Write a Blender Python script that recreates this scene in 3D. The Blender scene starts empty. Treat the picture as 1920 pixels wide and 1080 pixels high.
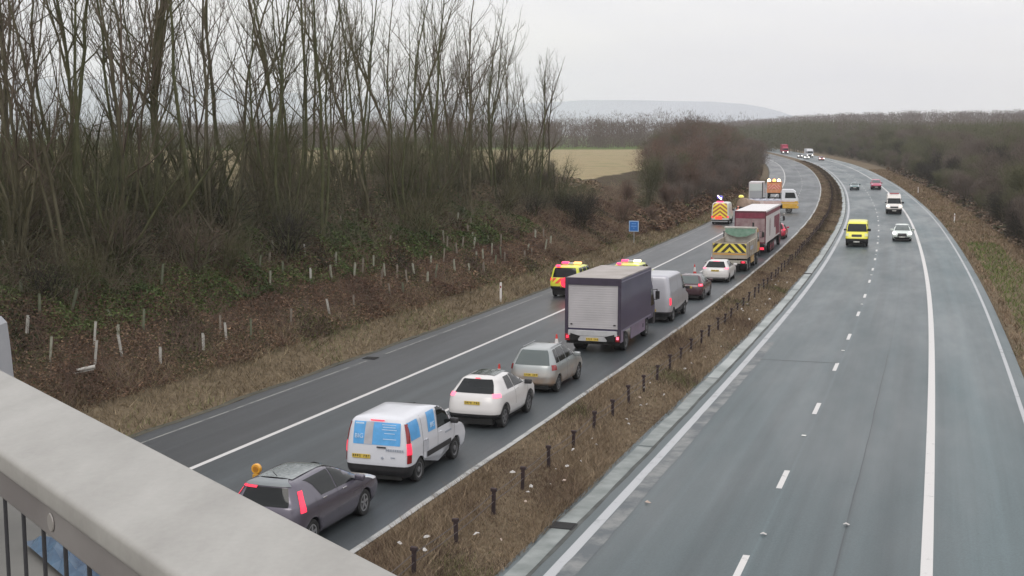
import bpy, bmesh, math, random
import numpy as np
from mathutils import Vector, Matrix, Euler

# ------------------------------------------------------------------ camera, sky, sun, exposure
scene = bpy.context.scene
CAM_H = 9.246
HAZE_D = 0.00015
cam_data = bpy.data.cameras.new("camera")
cam = bpy.data.objects.new("camera", cam_data)
scene.collection.objects.link(cam)
cam_data.sensor_width = 36.0
cam_data.lens = 2401.6 / 1920 * 36.0
cam_data.clip_start = 0.05
cam_data.clip_end = 30000
cam.rotation_mode = 'QUATERNION'
cam.location = (0, 0, CAM_H)
cam.rotation_quaternion = (Matrix.Rotation(math.pi / 2 - 0.11939, 3, 'X') @ Matrix.Rotation(-0.00315, 3, 'Z')).to_quaternion()
scene.camera = cam

SUN_EL, SUN_AZ = math.radians(38), math.radians(200)
world = bpy.data.worlds.new("World")
scene.world = world
world.use_nodes = True
wt = world.node_tree
for n_ in list(wt.nodes): wt.nodes.remove(n_)
wn = wt.nodes.new
w_out = wn('ShaderNodeOutputWorld'); w_bg = wn('ShaderNodeBackground')
w_sky = wn('ShaderNodeTexSky'); w_sky.sky_type = 'NISHITA'; w_sky.sun_disc = False
w_sky.sun_elevation = SUN_EL; w_sky.sun_rotation = SUN_AZ; w_sky.air_density = 1.5; w_sky.dust_density = 4
w_tc = wn('ShaderNodeTexCoord'); w_sep = wn('ShaderNodeSeparateXYZ')
wt.links.new(w_tc.outputs['Generated'], w_sep.inputs[0])
w_grad = wn('ShaderNodeMapRange'); w_grad.inputs[1].default_value = 0.0; w_grad.inputs[2].default_value = 1.0
w_grad.inputs[3].default_value = 10.4; w_grad.inputs[4].default_value = 16.0
wt.links.new(w_sep.outputs[2], w_grad.inputs[0])
w_map = wn('ShaderNodeMapping'); w_map.inputs['Scale'].default_value = (1.0, 1.0, 5.0)
wt.links.new(w_tc.outputs['Generated'], w_map.inputs[0])
w_noise = wn('ShaderNodeTexNoise'); w_noise.inputs['Scale'].default_value = 3.6; w_noise.inputs['Detail'].default_value = 5
w_noise.inputs['Roughness'].default_value = 0.55
wt.links.new(w_map.outputs[0], w_noise.inputs['Vector'])
w_cl = wn('ShaderNodeValToRGB')
w_cl.color_ramp.elements[0].position = 0.30; w_cl.color_ramp.elements[0].color = (0.86, 0.858, 0.91, 1)
w_cl.color_ramp.elements[1].position = 0.68; w_cl.color_ramp.elements[1].color = (1.0, 0.985, 0.975, 1)
wt.links.new(w_noise.outputs['Fac'], w_cl.inputs[0])
w_mul = wn('ShaderNodeVectorMath'); w_mul.operation = 'SCALE'
wt.links.new(w_cl.outputs[0], w_mul.inputs[0]); wt.links.new(w_grad.outputs[0], w_mul.inputs['Scale'])
w_mix = wn('ShaderNodeMix'); w_mix.data_type = 'RGBA'; w_mix.inputs[0].default_value = 0.93
wt.links.new(w_sky.outputs[0], w_mix.inputs[6]); wt.links.new(w_mul.outputs[0], w_mix.inputs[7])
wt.links.new(w_mix.outputs[2], w_bg.inputs[0]); w_bg.inputs[1].default_value = 0.10
wt.links.new(w_bg.outputs[0], w_out.inputs[0])

sun_data = bpy.data.lights.new("sun", 'SUN'); sun_data.energy = 0.8; sun_data.angle = math.radians(25)
sun_data.color = (1.0, 0.96, 0.9)
sun = bpy.data.objects.new("sun", sun_data); scene.collection.objects.link(sun)
sun.rotation_euler = (math.pi / 2 - SUN_EL, 0, math.pi - SUN_AZ)
sun.location = (0, -20, 60)
scene.view_settings.view_transform = 'Standard'
scene.view_settings.look = 'None'
scene.view_settings.exposure = 0.0
scene.view_settings.gamma = 1.0
scene.cycles.max_bounces = 6
scene.cycles.diffuse_bounces = 2
scene.cycles.glossy_bounces = 2
scene.cycles.transparent_max_bounces = 8
scene.cycles.volume_bounces = 2

COL = scene.collection
rng = np.random.default_rng(7)
random.seed(7)

# ------------------------------------------------------------------ helpers
def nodes_of(m):
    nt = m.node_tree
    return nt, nt.nodes['Principled BSDF']

def mat(name, col, rough=0.6, metal=0.0, coat=0.0, var=0.0, vscale=3.0, emit=None, estr=1.0, spec=None, col2=None, bump=0.0, detail=6):
    if name in bpy.data.materials: return bpy.data.materials[name]
    m = bpy.data.materials.new(name); m.use_nodes = True
    nt, b = nodes_of(m)
    b.inputs['Base Color'].default_value = (*col, 1)
    b.inputs['Roughness'].default_value = rough
    b.inputs['Metallic'].default_value = metal
    b.inputs['Coat Weight'].default_value = coat
    b.inputs['Coat Roughness'].default_value = 0.08
    if spec is not None: b.inputs['Specular IOR Level'].default_value = spec
    if emit:
        b.inputs['Emission Color'].default_value = (*emit, 1); b.inputs['Emission Strength'].default_value = estr
    if var > 0 or col2:
        tc = nt.nodes.new('ShaderNodeTexCoord'); no = nt.nodes.new('ShaderNodeTexNoise')
        no.inputs['Scale'].default_value = vscale; no.inputs['Detail'].default_value = detail
        nt.links.new(tc.outputs['Object'], no.inputs['Vector'])
        mr = nt.nodes.new('ShaderNodeMapRange'); mr.inputs[1].default_value = 0.32; mr.inputs[2].default_value = 0.68
        nt.links.new(no.outputs['Fac'], mr.inputs[0])
        mx = nt.nodes.new('ShaderNodeMix'); mx.data_type = 'RGBA'
        c2 = col2 if col2 else tuple(min(1, c * (1 + var)) for c in col)
        c1 = col if col2 else tuple(c * (1 - var) for c in col)
        mx.inputs[6].default_value = (*c1, 1); mx.inputs[7].default_value = (*c2, 1)
        nt.links.new(mr.outputs[0], mx.inputs[0]); nt.links.new(mx.outputs[2], b.inputs['Base Color'])
        if bump > 0:
            bp = nt.nodes.new('ShaderNodeBump'); bp.inputs['Strength'].default_value = bump; bp.inputs['Distance'].default_value = 0.02
            nt.links.new(no.outputs['Fac'], bp.inputs['Height']); nt.links.new(bp.outputs[0], b.inputs['Normal'])
    return m

def tag(o, label=None, cat=None, group=None, kind=None):
    if label: o['label'] = label
    if cat: o['category'] = cat
    if group: o['group'] = group
    if kind: o['kind'] = kind
    return o

def empty(name, loc=(0, 0, 0), rot=(0, 0, 0), label=None, cat=None, group=None):
    o = bpy.data.objects.new(name, None); COL.objects.link(o)
    o.empty_display_size = 0.3
    o.location = loc; o.rotation_euler = rot
    return tag(o, label, cat, group)

def link(name, me, parent=None, mats=None, smooth=False):
    o = bpy.data.objects.new(name, me); COL.objects.link(o)
    if parent: o.parent = parent
    if mats:
        for m in (mats if isinstance(mats, (list, tuple)) else [mats]): me.materials.append(m)
    if smooth and len(me.polygons):
        me.polygons.foreach_set('use_smooth', np.ones(len(me.polygons), dtype=bool))
    me.update()
    return o

def copy_tree(o, parent=None):
    c = o.copy(); COL.objects.link(c); c.parent = parent
    for ch in list(o.children): copy_tree(ch, c)
    return c

def np_mesh(name, V, F, M=None):
    """V (n,3); F list of arrays of equal-size faces (k,3)/(k,4)"""
    me = bpy.data.meshes.new(name)
    if not isinstance(F, (list, tuple)): F = [F]
    F = [np.asarray(f, dtype=np.int32) for f in F if len(f)]
    nl = sum(f.size for f in F); nf = sum(len(f) for f in F)
    me.vertices.add(len(V)); me.vertices.foreach_set('co', np.asarray(V, dtype=np.float32).ravel())
    me.loops.add(nl); me.polygons.add(nf)
    me.loops.foreach_set('vertex_index', np.concatenate([f.ravel() for f in F]))
    st = []; acc = 0
    for f in F:
        st.append(acc + np.arange(len(f)) * f.shape[1]); acc += f.size
    me.polygons.foreach_set('loop_start', np.concatenate(st).astype(np.int32))
    if M is not None: me.polygons.foreach_set('material_index', np.asarray(M, dtype=np.int32))
    me.update(calc_edges=True)
    return me

def set_col(me, C):
    a = me.color_attributes.new('Col', 'FLOAT_COLOR', 'POINT')
    C = np.asarray(C, dtype=np.float32)
    if C.shape[1] == 3: C = np.hstack([C, np.ones((len(C), 1), np.float32)])
    a.data.foreach_set('color', C.ravel())

class MB:
    def __init__(s): s.v = []; s.f = []; s.m = []
    def add(s, vs, fs, m=0):
        o = len(s.v); s.v += [tuple(v) for v in vs]
        for f in fs: s.f.append(tuple(i + o for i in f)); s.m.append(m)
        return s
    def box(s, x0, x1, y0, y1, z0, z1, m=0, ch=0.0):
        if ch <= 0:
            v = [(x, y, z) for z in (z0, z1) for y in (y0, y1) for x in (x0, x1)]
            s.add(v, [(0, 2, 3, 1), (4, 5, 7, 6), (0, 1, 5, 4), (2, 6, 7, 3), (0, 4, 6, 2), (1, 3, 7, 5)], m)
        else:
            bm = bmesh.new()
            bmesh.ops.create_cube(bm, size=1.0)
            for v in bm.verts:
                v.co = ((x0 + x1) / 2 + v.co.x * (x1 - x0), (y0 + y1) / 2 + v.co.y * (y1 - y0), (z0 + z1) / 2 + v.co.z * (z1 - z0))
            bmesh.ops.bevel(bm, geom=bm.edges[:], offset=ch, segments=2, affect='EDGES', profile=0.5)
            bm.verts.index_update()
            s.add([v.co[:] for v in bm.verts], [[v.index for v in f.verts] for f in bm.faces], m); bm.free()
        return s
    def prism(s, poly, axis, a0, a1, m=0):
        """poly: 2D outline; axis 'x': (y,z) extruded in x; 'y': (x,z); 'z': (x,y)"""
        n = len(poly)
        def P(p, a): return {'x': (a, p[0], p[1]), 'y': (p[0], a, p[1]), 'z': (p[0], p[1], a)}[axis]
        v = [P(p, a0) for p in poly] + [P(p, a1) for p in poly]
        fs = [tuple(range(n)), tuple(range(2 * n - 1, n - 1, -1))] + [(i, n + i, n + (i + 1) % n, (i + 1) % n) for i in range(n)]
        return s.add(v, fs, m)
    def cyl(s, c, axis, r, h, n=16, m=0, r2=None):
        """from c along axis by h"""
        r2 = r if r2 is None else r2
        v = []
        for k, rr in ((0, r), (h, r2)):
            for i in range(n):
                a = 2 * math.pi * i / n; p, q = rr * math.cos(a), rr * math.sin(a)
                v.append({'x': (c[0] + k, c[1] + p, c[2] + q), 'y': (c[0] + p, c[1] + k, c[2] + q), 'z': (c[0] + p, c[1] + q, c[2] + k)}[axis])
        fs = [tuple(range(n))[::-1], tuple(range(n, 2 * n))] + [(i, (i + 1) % n, n + (i + 1) % n, n + i) for i in range(n)]
        return s.add(v, fs, m)
    def tube(s, p, q, r, n=6, m=0, r2=None):
        p = Vector(p); q = Vector(q); d = (q - p).normalized()
        a = d.orthogonal().normalized(); b = d.cross(a); r2 = r if r2 is None else r2
        v = [p + (a * math.cos(2 * math.pi * i / n) + b * math.sin(2 * math.pi * i / n)) * r for i in range(n)]
        v += [q + (a * math.cos(2 * math.pi * i / n) + b * math.sin(2 * math.pi * i / n)) * r2 for i in range(n)]
        fs = [tuple(range(n))[::-1], tuple(range(n, 2 * n))] + [(i, (i + 1) % n, n + (i + 1) % n, n + i) for i in range(n)]
        return s.add([x[:] for x in v], fs, m)
    def lathe(s, c, axis, prof, n=20, m=0):
        """prof list of (a, r) along axis"""
        v = []
        for (k, rr) in prof:
            for i in range(n):
                a = 2 * math.pi * i / n; p, q = rr * math.cos(a), rr * math.sin(a)
                v.append({'x': (c[0] + k, c[1] + p, c[2] + q), 'y': (c[0] + p, c[1] + k, c[2] + q), 'z': (c[0] + p, c[1] + q, c[2] + k)}[axis])
        fs = []
        for j in range(len(prof) - 1):
            fs += [(j * n + i, j * n + (i + 1) % n, (j + 1) * n + (i + 1) % n, (j + 1) * n + i) for i in range(n)]
        return s.add(v, fs, m)
    def mesh(s, name):
        me = bpy.data.meshes.new(name); me.from_pydata(s.v, [], s.f)
        me.polygons.foreach_set('material_index', s.m); me.update()
        return me
    def build(s, name, mats, parent=None, smooth=False, fix=True):
        me = s.mesh(name)
        if fix:
            bm = bmesh.new(); bm.from_mesh(me); bmesh.ops.recalc_face_normals(bm, faces=bm.faces[:]); bm.to_mesh(me); bm.free()
        return link(name, me, parent, mats, smooth)

# ------------------------------------------------------------------ road alignment
K = np.array([0.179122, 0.557026, 0.269522, 0.584694, 0.224441, 0.49949, 0.390219, 0.380497, 0.470881, 0.555706, 0.470491, 0.249292, 0.211777, 0.303239, 0.377236]) / 1000
G = np.array([-1.482194, -0.771014, 0.057789, 0.870851, 0.55278, 0.652819, 0.846037, 0.742653]) / 100
_s = np.arange(-60, 701, 1.0)
_k = np.interp(_s, np.arange(15) * 45.0, K)
_th = np.cumsum(_k); _th = _th - np.interp(0, _s, _th) - 0.320692
_x = np.cumsum(-np.sin(_th)); _x = _x - np.interp(0, _s, _x) + 7.621973
_y = np.cumsum(np.cos(_th)); _y = _y - np.interp(0, _s, _y) + 34.620536
_g = np.interp(_s, np.arange(8) * 100.0, G)
_z = np.cumsum(_g); _z = _z - np.interp(0, _s, _z)
# extend straight
_s = np.concatenate([[-400], _s, [12000]])
_x = np.concatenate([[_x[0] + 340 * math.sin(_th[0])], _x, [_x[-1] - 11300 * math.sin(_th[-1])]])
_y = np.concatenate([[_y[0] - 340 * math.cos(_th[0])], _y, [_y[-1] + 11300 * math.cos(_th[-1])]])
_z = np.concatenate([[_z[0]], _z, [_z[-1]]])
_th = np.concatenate([[_th[0]], _th, [_th[-1]]]); _g = np.concatenate([[0], _g, [0]])
TH_REF = -0.24
def axis_pt(s): return np.interp(s, _s, _x), np.interp(s, _s, _y), np.interp(s, _s, _z), np.interp(s, _s, _th)
def plan(s, u):
    s = np.asarray(s, float); u = np.asarray(u, float)
    x, y, z, th = axis_pt(s)
    uc = np.clip(u, -200, 200); ur = u - uc
    return x + uc * np.cos(th) + ur * math.cos(TH_REF), y + uc * np.sin(th) + ur * math.sin(TH_REF), z
def sm(t):
    t = np.clip(t, 0, 1); return t * t * (3 - 2 * t)
def bumps(s, u):
    return (np.sin(s * 0.7 + u * 0.9) + np.sin(s * 0.95 - u * 0.6 + 1.3) + np.sin(s * 0.31 + u * 0.53 + 2.1) * 1.5) / 3.5
def hrel(s, u):
    s = np.asarray(s, float); u = np.asarray(u, float)
    zr = np.interp(s, _s, _z)
    F = 5.0 - 1.6 * sm((s - 60) / 60) - zr
    t = (-19.8 - u)
    left = np.where(t > 0, F * (0.75 * np.clip((t - 1.0) / 15, 0, 1) + 0.25 * sm((t - 1.0) / 15)), 0)
    left = left + np.where(t > 0, bumps(s, u) * 0.16 * sm(t / 5) * (1 - 0.7 * sm((t - 16) / 6)), 0)
    t2 = u - 7.4
    right = np.where(t2 > 0, 2.2 * sm(t2 / 26) + bumps(s, u) * 0.08 * sm(t2 / 4), 0)
    far_r = 13 * sm((s - 560) / 900) * sm((u + 60) / 260) + 4 * sm((u - 60) / 200)
    med = np.where((u > -8.2) & (u < -4.7), 0.06 * np.sin((u + 8.2) / 3.5 * math.pi) + 0.03 * bumps(s, u * 2), 0)
    road = np.where(((u > -19.55) & (u < -8.3)) | ((u > -4.65) & (u < 7.3)), -0.12, 0)
    road = np.where((s > 690), 0, road)
    return left + right + far_r * 1.0 + med + road - 0.015
def height(s, u):
    return np.interp(s, _s, _z) + hrel(s, u)
def P(s, u, dz=0.0):
    x, y, z = plan(s, u)
    return Vector((float(x), float(y), float(height(s, u)) + dz))
def PR(s, u, dz=0.0):
    x, y, z = plan(s, u)
    return Vector((float(x), float(y), float(z) + dz))
def heading(s): return float(np.interp(s, _s, _th))
def grade(s): return float(np.interp(s, _s, _g))
def pix(p):
    """image position of a world point, only used to keep the field view open between planted belts"""
    c, s_ = math.cos(0.11939), math.sin(0.11939)
    f = p[1] * c - (p[2] - CAM_H) * s_; up = p[1] * s_ + (p[2] - CAM_H) * c
    return 960 + 2401.6 * p[0] / f, 540 - 2401.6 * up / f
# ------------------------------------------------------------------ ground
def ground_material():
    m = bpy.data.materials.new('ground_cover'); m.use_nodes = True
    nt, b = nodes_of(m); N = nt.nodes.new; Lk = nt.links.new
    tc = N('ShaderNodeTexCoord')
    at = N('ShaderNodeAttribute'); at.attribute_name = 'Col'
    sp = N('ShaderNodeSeparateColor'); Lk(at.outputs['Color'], sp.inputs[0])
    def noise(sc, det=6, rough=0.6):
        n = N('ShaderNodeTexNoise'); n.inputs['Scale'].default_value = sc; n.inputs['Detail'].default_value = det
        n.inputs['Roughness'].default_value = rough; Lk(tc.outputs['Object'], n.inputs['Vector']); return n
    def ramp(n, cols):
        r = N('ShaderNodeValToRGB'); e = r.color_ramp.elements
        e[0].position, e[0].color = cols[0][0], (*cols[0][1], 1); e[1].position, e[1].color = cols[-1][0], (*cols[-1][1], 1)
        for p_, c_ in cols[1:-1]:
            q = e.new(p_); q.color = (*c_, 1)
        Lk(n.outputs['Fac'], r.inputs[0]); return r
    n1 = noise(0.9); n2 = noise(3.5, 8, 0.7); n3 = noise(0.16, 4); n4 = noise(0.03, 5)
    verge = ramp(n2, [(0.3, (0.08, 0.060, 0.04)), (0.5, (0.15, 0.115, 0.075)), (0.62, (0.19, 0.15, 0.10)), (0.75, (0.11, 0.105, 0.05))])
    bank = ramp(n1, [(0.3, (0.04, 0.032, 0.022)), (0.5, (0.075, 0.056, 0.038)), (0.7, (0.06, 0.062, 0.03))])
    field = ramp(n3, [(0.3, (0.23, 0.19, 0.105)), (0.5, (0.31, 0.25, 0.15)), (0.7, (0.21, 0.195, 0.10))])
    green = ramp(n4, [(0.3, (0.075, 0.11, 0.035)), (0.7, (0.12, 0.15, 0.05))])
    def mix(fac, a, c):
        x = N('ShaderNodeMix'); x.data_type = 'RGBA'; Lk(fac, x.inputs[0]); Lk(a, x.inputs[6]); Lk(c, x.inputs[7]); return x.outputs[2]
    def thr(ch):
        a = N('ShaderNodeMath'); a.operation = 'ADD'; Lk(ch, a.inputs[0])
        h = N('ShaderNodeMath'); h.operation = 'MULTIPLY_ADD'; Lk(n1.outputs['Fac'], h.inputs[0]); h.inputs[1].default_value = 0.9; h.inputs[2].default_value = -0.45
        Lk(h.outputs[0], a.inputs[1])
        r = N('ShaderNodeMapRange'); r.inputs[1].default_value = 0.35; r.inputs[2].default_value = 0.65; Lk(a.outputs[0], r.inputs[0]); return r.outputs[0]
    c = mix(thr(sp.outputs[0]), verge.outputs[0], bank.outputs[0])
    c = mix(thr(sp.outputs[1]), c, field.outputs[0])
    c = mix(thr(sp.outputs[2]), c, green.outputs[0])
    Lk(c, b.inputs['Base Color']); b.inputs['Roughness'].default_value = 0.95; b.inputs['Specular IOR Level'].default_value = 0.1
    bp = N('ShaderNodeBump'); bp.inputs['Strength'].default_value = 0.7; bp.inputs['Distance'].default_value = 0.12
    Lk(n2.outputs['Fac'], bp.inputs['Height']); Lk(bp.outputs[0], b.inputs['Normal'])
    return m

def geo(a, b, n):
    return a * (b / a) ** (np.arange(1, n + 1) / n)
us = np.concatenate([-geo(60, 9000, 46)[::-1], np.arange(-60, -45, 1.5), np.arange(-45, -20, 0.7), [-20, -19.7, -19.56, -19.5, -15, -11, -8.4, -8.26, -8.2, -7.6, -7, -6.2, -5.4, -4.9, -4.7, -4.6, -3, 0, 4, 7.2, 7.38, 7.5, 8.2], np.arange(9, 40, 1.0), np.arange(40, 60, 2.0), geo(60, 9000, 46)])
ss = np.concatenate([np.arange(-400, -60, 20.0), np.arange(-60, -20, 2.0), np.arange(-20, 130, 1.0), np.arange(130, 260, 2.0), np.arange(260, 700, 5.0), 700 + geo(10, 9800, 60)])
SS, UU = np.meshgrid(ss, us, indexing='ij')
X, Y, Z0 = plan(SS, UU)
Zg = height(SS, UU)
V = np.stack([X, Y, Zg], -1).reshape(-1, 3)
ns, nu = SS.shape
idx = np.arange(ns * nu).reshape(ns, nu)
Fq = np.stack([idx[:-1, :-1], idx[:-1, 1:], idx[1:, 1:], idx[1:, :-1]], -1).reshape(-1, 4)
gm = np_mesh('ground', V, Fq)
bankw = np.where(UU < -23.5, 1.0, np.where(UU < -21.0, 0.5 + (-UU - 22.3) * 0.35, 0.0)) + np.where(UU > 13.5, 1.0, np.where(UU > 11, (UU - 11) / 2.5, 0))
fieldw = np.clip((-UU - np.where(SS > 85, 35.5, 39)) / 2.5, 0, 1)
greenw = np.clip((SS - 430) / 60, 0, 1) * fieldw
# a small pale field showing between the woods on the far right
fr = ((SS > 900) & (SS < 1010) & (UU > 165) & (UU < 230)).astype(float)
C = np.stack([np.clip(bankw, 0, 1), np.clip(fieldw + fr, 0, 1), greenw * 1.0], -1).reshape(-1, 3)
set_col(gm, C)
ground = link('ground', gm, None, ground_material(), smooth=True)
tag(ground, kind='structure')

def ribbon(name, u0, u1, s0, s1, dz, m, ds=1.0, edge=None, kind='structure', cols=2, parent=None):
    s = np.arange(s0, s1 + ds * 0.5, ds); s[-1] = s1
    cu = np.linspace(u0, u1, cols)
    Vs = []; uv = []
    e0 = edge(s) if edge else 0
    for c in cu:
        w = (c - u0) / (u1 - u0)
        uu = c + (np.full_like(s, 0) + e0) * (1 if w == 0 else (0.6 if w == 1 else 0))
        x, y, z = plan(s, uu)
        Vs.append(np.stack([x, y, z + dz], -1)); uv.append(np.stack([uu, s], -1))
    Vv = np.stack(Vs, 1); n = len(s)
    ii = np.arange(n * cols).reshape(n, cols)
    F = np.stack([ii[:-1, :-1], ii[:-1, 1:], ii[1:, 1:], ii[1:, :-1]], -1).reshape(-1, 4)
    me = np_mesh(name, Vv.reshape(-1, 3), F)
    uvl = me.uv_layers.new(name='UVMap'); UV = np.stack(uv, 1).reshape(-1, 2)
    uvl.data.foreach_set('uv', UV[F.ravel()].astype(np.float32).ravel())
    o = link(name, me, parent, m)
    if kind: tag(o, kind=kind)
    return o

def road_material(name, base, damp, seams, tracks, rough=0.42):
    m = bpy.data.materials.new(name); m.use_nodes = True
    nt, b = nodes_of(m); N = nt.nodes.new; Lk = nt.links.new
    uv = N('ShaderNodeUVMap')
    tc = N('ShaderNodeTexCoord')
    def mapped(sx, sy):
        mp = N('ShaderNodeMapping'); mp.inputs['Scale'].default_value = (sx, sy, 1); Lk(uv.outputs[0], mp.inputs[0]); return mp.outputs[0]
    def noise(vec, sc, det=6, ro=0.6):
        n = N('ShaderNodeTexNoise'); n.inputs['Scale'].default_value = sc; n.inputs['Detail'].default_value = det; n.inputs['Roughness'].default_value = ro
        Lk(vec, n.inputs['Vector']); return n.outputs['Fac']
    streak = noise(mapped(1.6, 0.02), 1.0, 5)
    patch = noise(mapped(0.25, 0.05), 1.0, 4)
    fine = noise(tc.outputs['Object'], 18.0, 8, 0.75)
    def mul_add(x, k, c):
        q = N('ShaderNodeMath'); q.operation = 'MULTIPLY_ADD'; Lk(x, q.inputs[0]); q.inputs[1].default_value = k; q.inputs[2].default_value = c; return q.outputs[0]
    def mult(x, y):
        q = N('ShaderNodeMath'); q.operation = 'MULTIPLY'; Lk(x, q.inputs[0]); Lk(y, q.inputs[1]); return q.outputs[0]
    v = mult(mul_add(streak, 1.3, 0.35), mult(mul_add(patch, 0.8, 0.6), mul_add(fine, 1.3, 0.35)))
    sep = N('ShaderNodeSeparateXYZ'); Lk(uv.outputs[0], sep.inputs[0])
    for u0, w, k in tracks + seams:
        d = N('ShaderNodeMath'); d.operation = 'SUBTRACT'; Lk(sep.outputs[0], d.inputs[0]); d.inputs[1].default_value = u0
        a = N('ShaderNodeMath'); a.operation = 'ABSOLUTE'; Lk(d.outputs[0], a.inputs[0])
        r = N('ShaderNodeMapRange'); r.interpolation_type = 'SMOOTHSTEP'; r.inputs[1].default_value = 0; r.inputs[2].default_value = w
        r.inputs[3].default_value = k; r.inputs[4].default_value = 1.0; Lk(a.outputs[0], r.inputs[0])
        v = mult(v, r.outputs[0])
    cr = N('ShaderNodeMix'); cr.data_type = 'RGBA'; cr.blend_type = 'MULTIPLY'; cr.inputs[0].default_value = 1
    cr.inputs[6].default_value = (*base, 1); Lk(v, cr.inputs[7]); Lk(cr.outputs[2], b.inputs['Base Color'])
    rr = N('ShaderNodeMapRange'); rr.inputs[1].default_value = 0.35; rr.inputs[2].default_value = 0.65
    rr.inputs[3].default_value = rough - damp; rr.inputs[4].default_value = rough + 0.08; Lk(patch, rr.inputs[0]); Lk(rr.outputs[0], b.inputs['Roughness'])
    b.inputs['Specular IOR Level'].default_value = 0.42
    bp = N('ShaderNodeBump'); bp.inputs['Strength'].default_value = 0.12; bp.inputs['Distance'].default_value = 0.004
    Lk(fine, bp.inputs['Height']); Lk(bp.outputs[0], b.inputs['Normal'])
    return m
near_tracks = [(-9.2, 0.5, 0.9), (-11.0, 0.5, 0.9), (-12.9, 0.5, 0.88), (-14.7, 0.5, 0.88)]
far_tracks = [(-2.9, 0.5, 0.9), (-1.1, 0.5, 0.88), (0.9, 0.5, 0.88), (2.8, 0.5, 0.9)]
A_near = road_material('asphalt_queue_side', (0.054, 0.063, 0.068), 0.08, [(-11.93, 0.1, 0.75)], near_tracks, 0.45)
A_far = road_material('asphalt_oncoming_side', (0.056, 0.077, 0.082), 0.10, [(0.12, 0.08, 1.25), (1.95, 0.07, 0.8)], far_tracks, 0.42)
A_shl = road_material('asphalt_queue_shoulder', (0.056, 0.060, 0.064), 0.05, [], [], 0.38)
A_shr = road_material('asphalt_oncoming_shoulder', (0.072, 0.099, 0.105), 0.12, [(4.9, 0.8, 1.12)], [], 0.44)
bits = lambda a, f: (lambda s: a * (np.sin(s * f) + np.sin(s * f * 2.7 + 1) * 0.6 + np.sin(s * f * 6.1 + 2) * 0.4))
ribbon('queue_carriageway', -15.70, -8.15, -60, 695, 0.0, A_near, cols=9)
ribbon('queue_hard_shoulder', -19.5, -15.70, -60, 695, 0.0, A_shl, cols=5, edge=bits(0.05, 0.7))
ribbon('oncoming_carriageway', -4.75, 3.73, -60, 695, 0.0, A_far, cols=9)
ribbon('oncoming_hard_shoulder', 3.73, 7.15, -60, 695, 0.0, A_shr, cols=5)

def paint(name, col, worn=0.35, scale=2.5, under=(0.075, 0.082, 0.085), rough=0.5):
    m = bpy.data.materials.new(name); m.use_nodes = True
    nt, b = nodes_of(m); N = nt.nodes.new; Lk = nt.links.new
    tc = N('ShaderNodeTexCoord'); n = N('ShaderNodeTexNoise'); n.inputs['Scale'].default_value = scale; n.inputs['Detail'].default_value = 8; n.inputs['Roughness'].default_value = 0.7
    Lk(tc.outputs['Object'], n.inputs['Vector'])
    r = N('ShaderNodeMapRange'); r.inputs[1].default_value = worn - 0.07; r.inputs[2].default_value = worn + 0.1; Lk(n.outputs['Fac'], r.inputs[0])
    x = N('ShaderNodeMix'); x.data_type = 'RGBA'; x.inputs[6].default_value = (*under, 1); x.inputs[7].default_value = (*col, 1); Lk(r.outputs[0], x.inputs[0])
    Lk(x.outputs[2], b.inputs['Base Color']); b.inputs['Roughness'].default_value = rough
    return m
W_clean = paint('white_line_paint', (0.58, 0.565, 0.55), 0.28)
W_worn = paint('worn_line_paint', (0.40, 0.40, 0.385), 0.40, 1.2)
W_faint = paint('faint_line_paint', (0.25, 0.25, 0.235), 0.42, 1.2)
W_grey = paint('grey_line_paint', (0.40, 0.41, 0.42), 0.34, 1.0)
T1 = 0.004
ribbon('lane_marking_edge', 3.61, 3.86, -60, 690, T1, W_clean)
ribbon('lane_marking_edge', -15.79, -15.61, -60, 690, T1, W_clean)
ribbon('lane_marking_edge', 6.60, 6.74, -60, 690, T1, W_grey)
ribbon('lane_marking_edge', -3.80, -3.55, -60, 690, T1, W_grey)
ribbon('lane_marking_edge', -8.33, -8.15, -60, 690, 0.012, W_worn, edge=bits(0.015, 0.5))
for a, b_ in [(-60, 13.3), (15.2, 47), (50, 79), (81, 690)]:
    ribbon('lane_marking_edge', -18.89, -18.80, a, b_, T1, W_faint)
for i in range(-5, 60):
    c = i * 9.0 + (-1.1 if i == 0 else 0)
    ribbon('lane_marking_dash', -0.075, 0.075, c - 1.0, c + 1.0, T1, W_clean)
for i in range(-5, 60):
    c = i * 9.0 + 4
    ribbon('lane_marking_dash', -12.0, -11.86, c - 1.0, c + 1.0, T1, W_clean)
# concrete drainage channel beside the reserve, pale silt along it
m_conc = mat('channel_concrete', (0.20, 0.225, 0.215), 0.6, col2=(0.40, 0.42, 0.41), vscale=0.5)
m_joint = mat('channel_joint_dirt', (0.05, 0.052, 0.048), 0.9, col2=(0.10, 0.105, 0.10), vscale=1.5)
cuts = [-60, -7.2, 1.5, 13.8, 21.5, 29.5, 41.2, 47.5, 58, 75, 96, 140, 200, 690]
m_conc_n = mat('near_channel_concrete', (0.12, 0.14, 0.132), 0.5, col2=(0.25, 0.27, 0.26), vscale=1.6)  # darker concrete tone for the near stretches of the channel
for a, b_ in zip(cuts[:-1], cuts[1:]):
    ribbon('drainage_channel', -4.58, -4.14, a + 0.06, b_ - 0.06, 0.010, m_conc if a > 13 else m_conc_n, edge=bits(0.02, 1.1))
ribbon('channel_joint', -4.15, -4.03, -60, 690, T1, m_joint, edge=bits(0.02, 2.0))
m_silt = paint('pale_silt', (0.20, 0.205, 0.20), 0.5, 0.9, under=(0.085, 0.098, 0.105), rough=0.6)
ribbon('silt_strip', -3.54, -3.15, -60, 24, T1, m_silt, edge=bits(0.02, 0.8))
m_kerb = mat('road_edge_soil', (0.05, 0.048, 0.035), 0.95, col2=(0.09, 0.08, 0.055), vscale=2.0)
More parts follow.
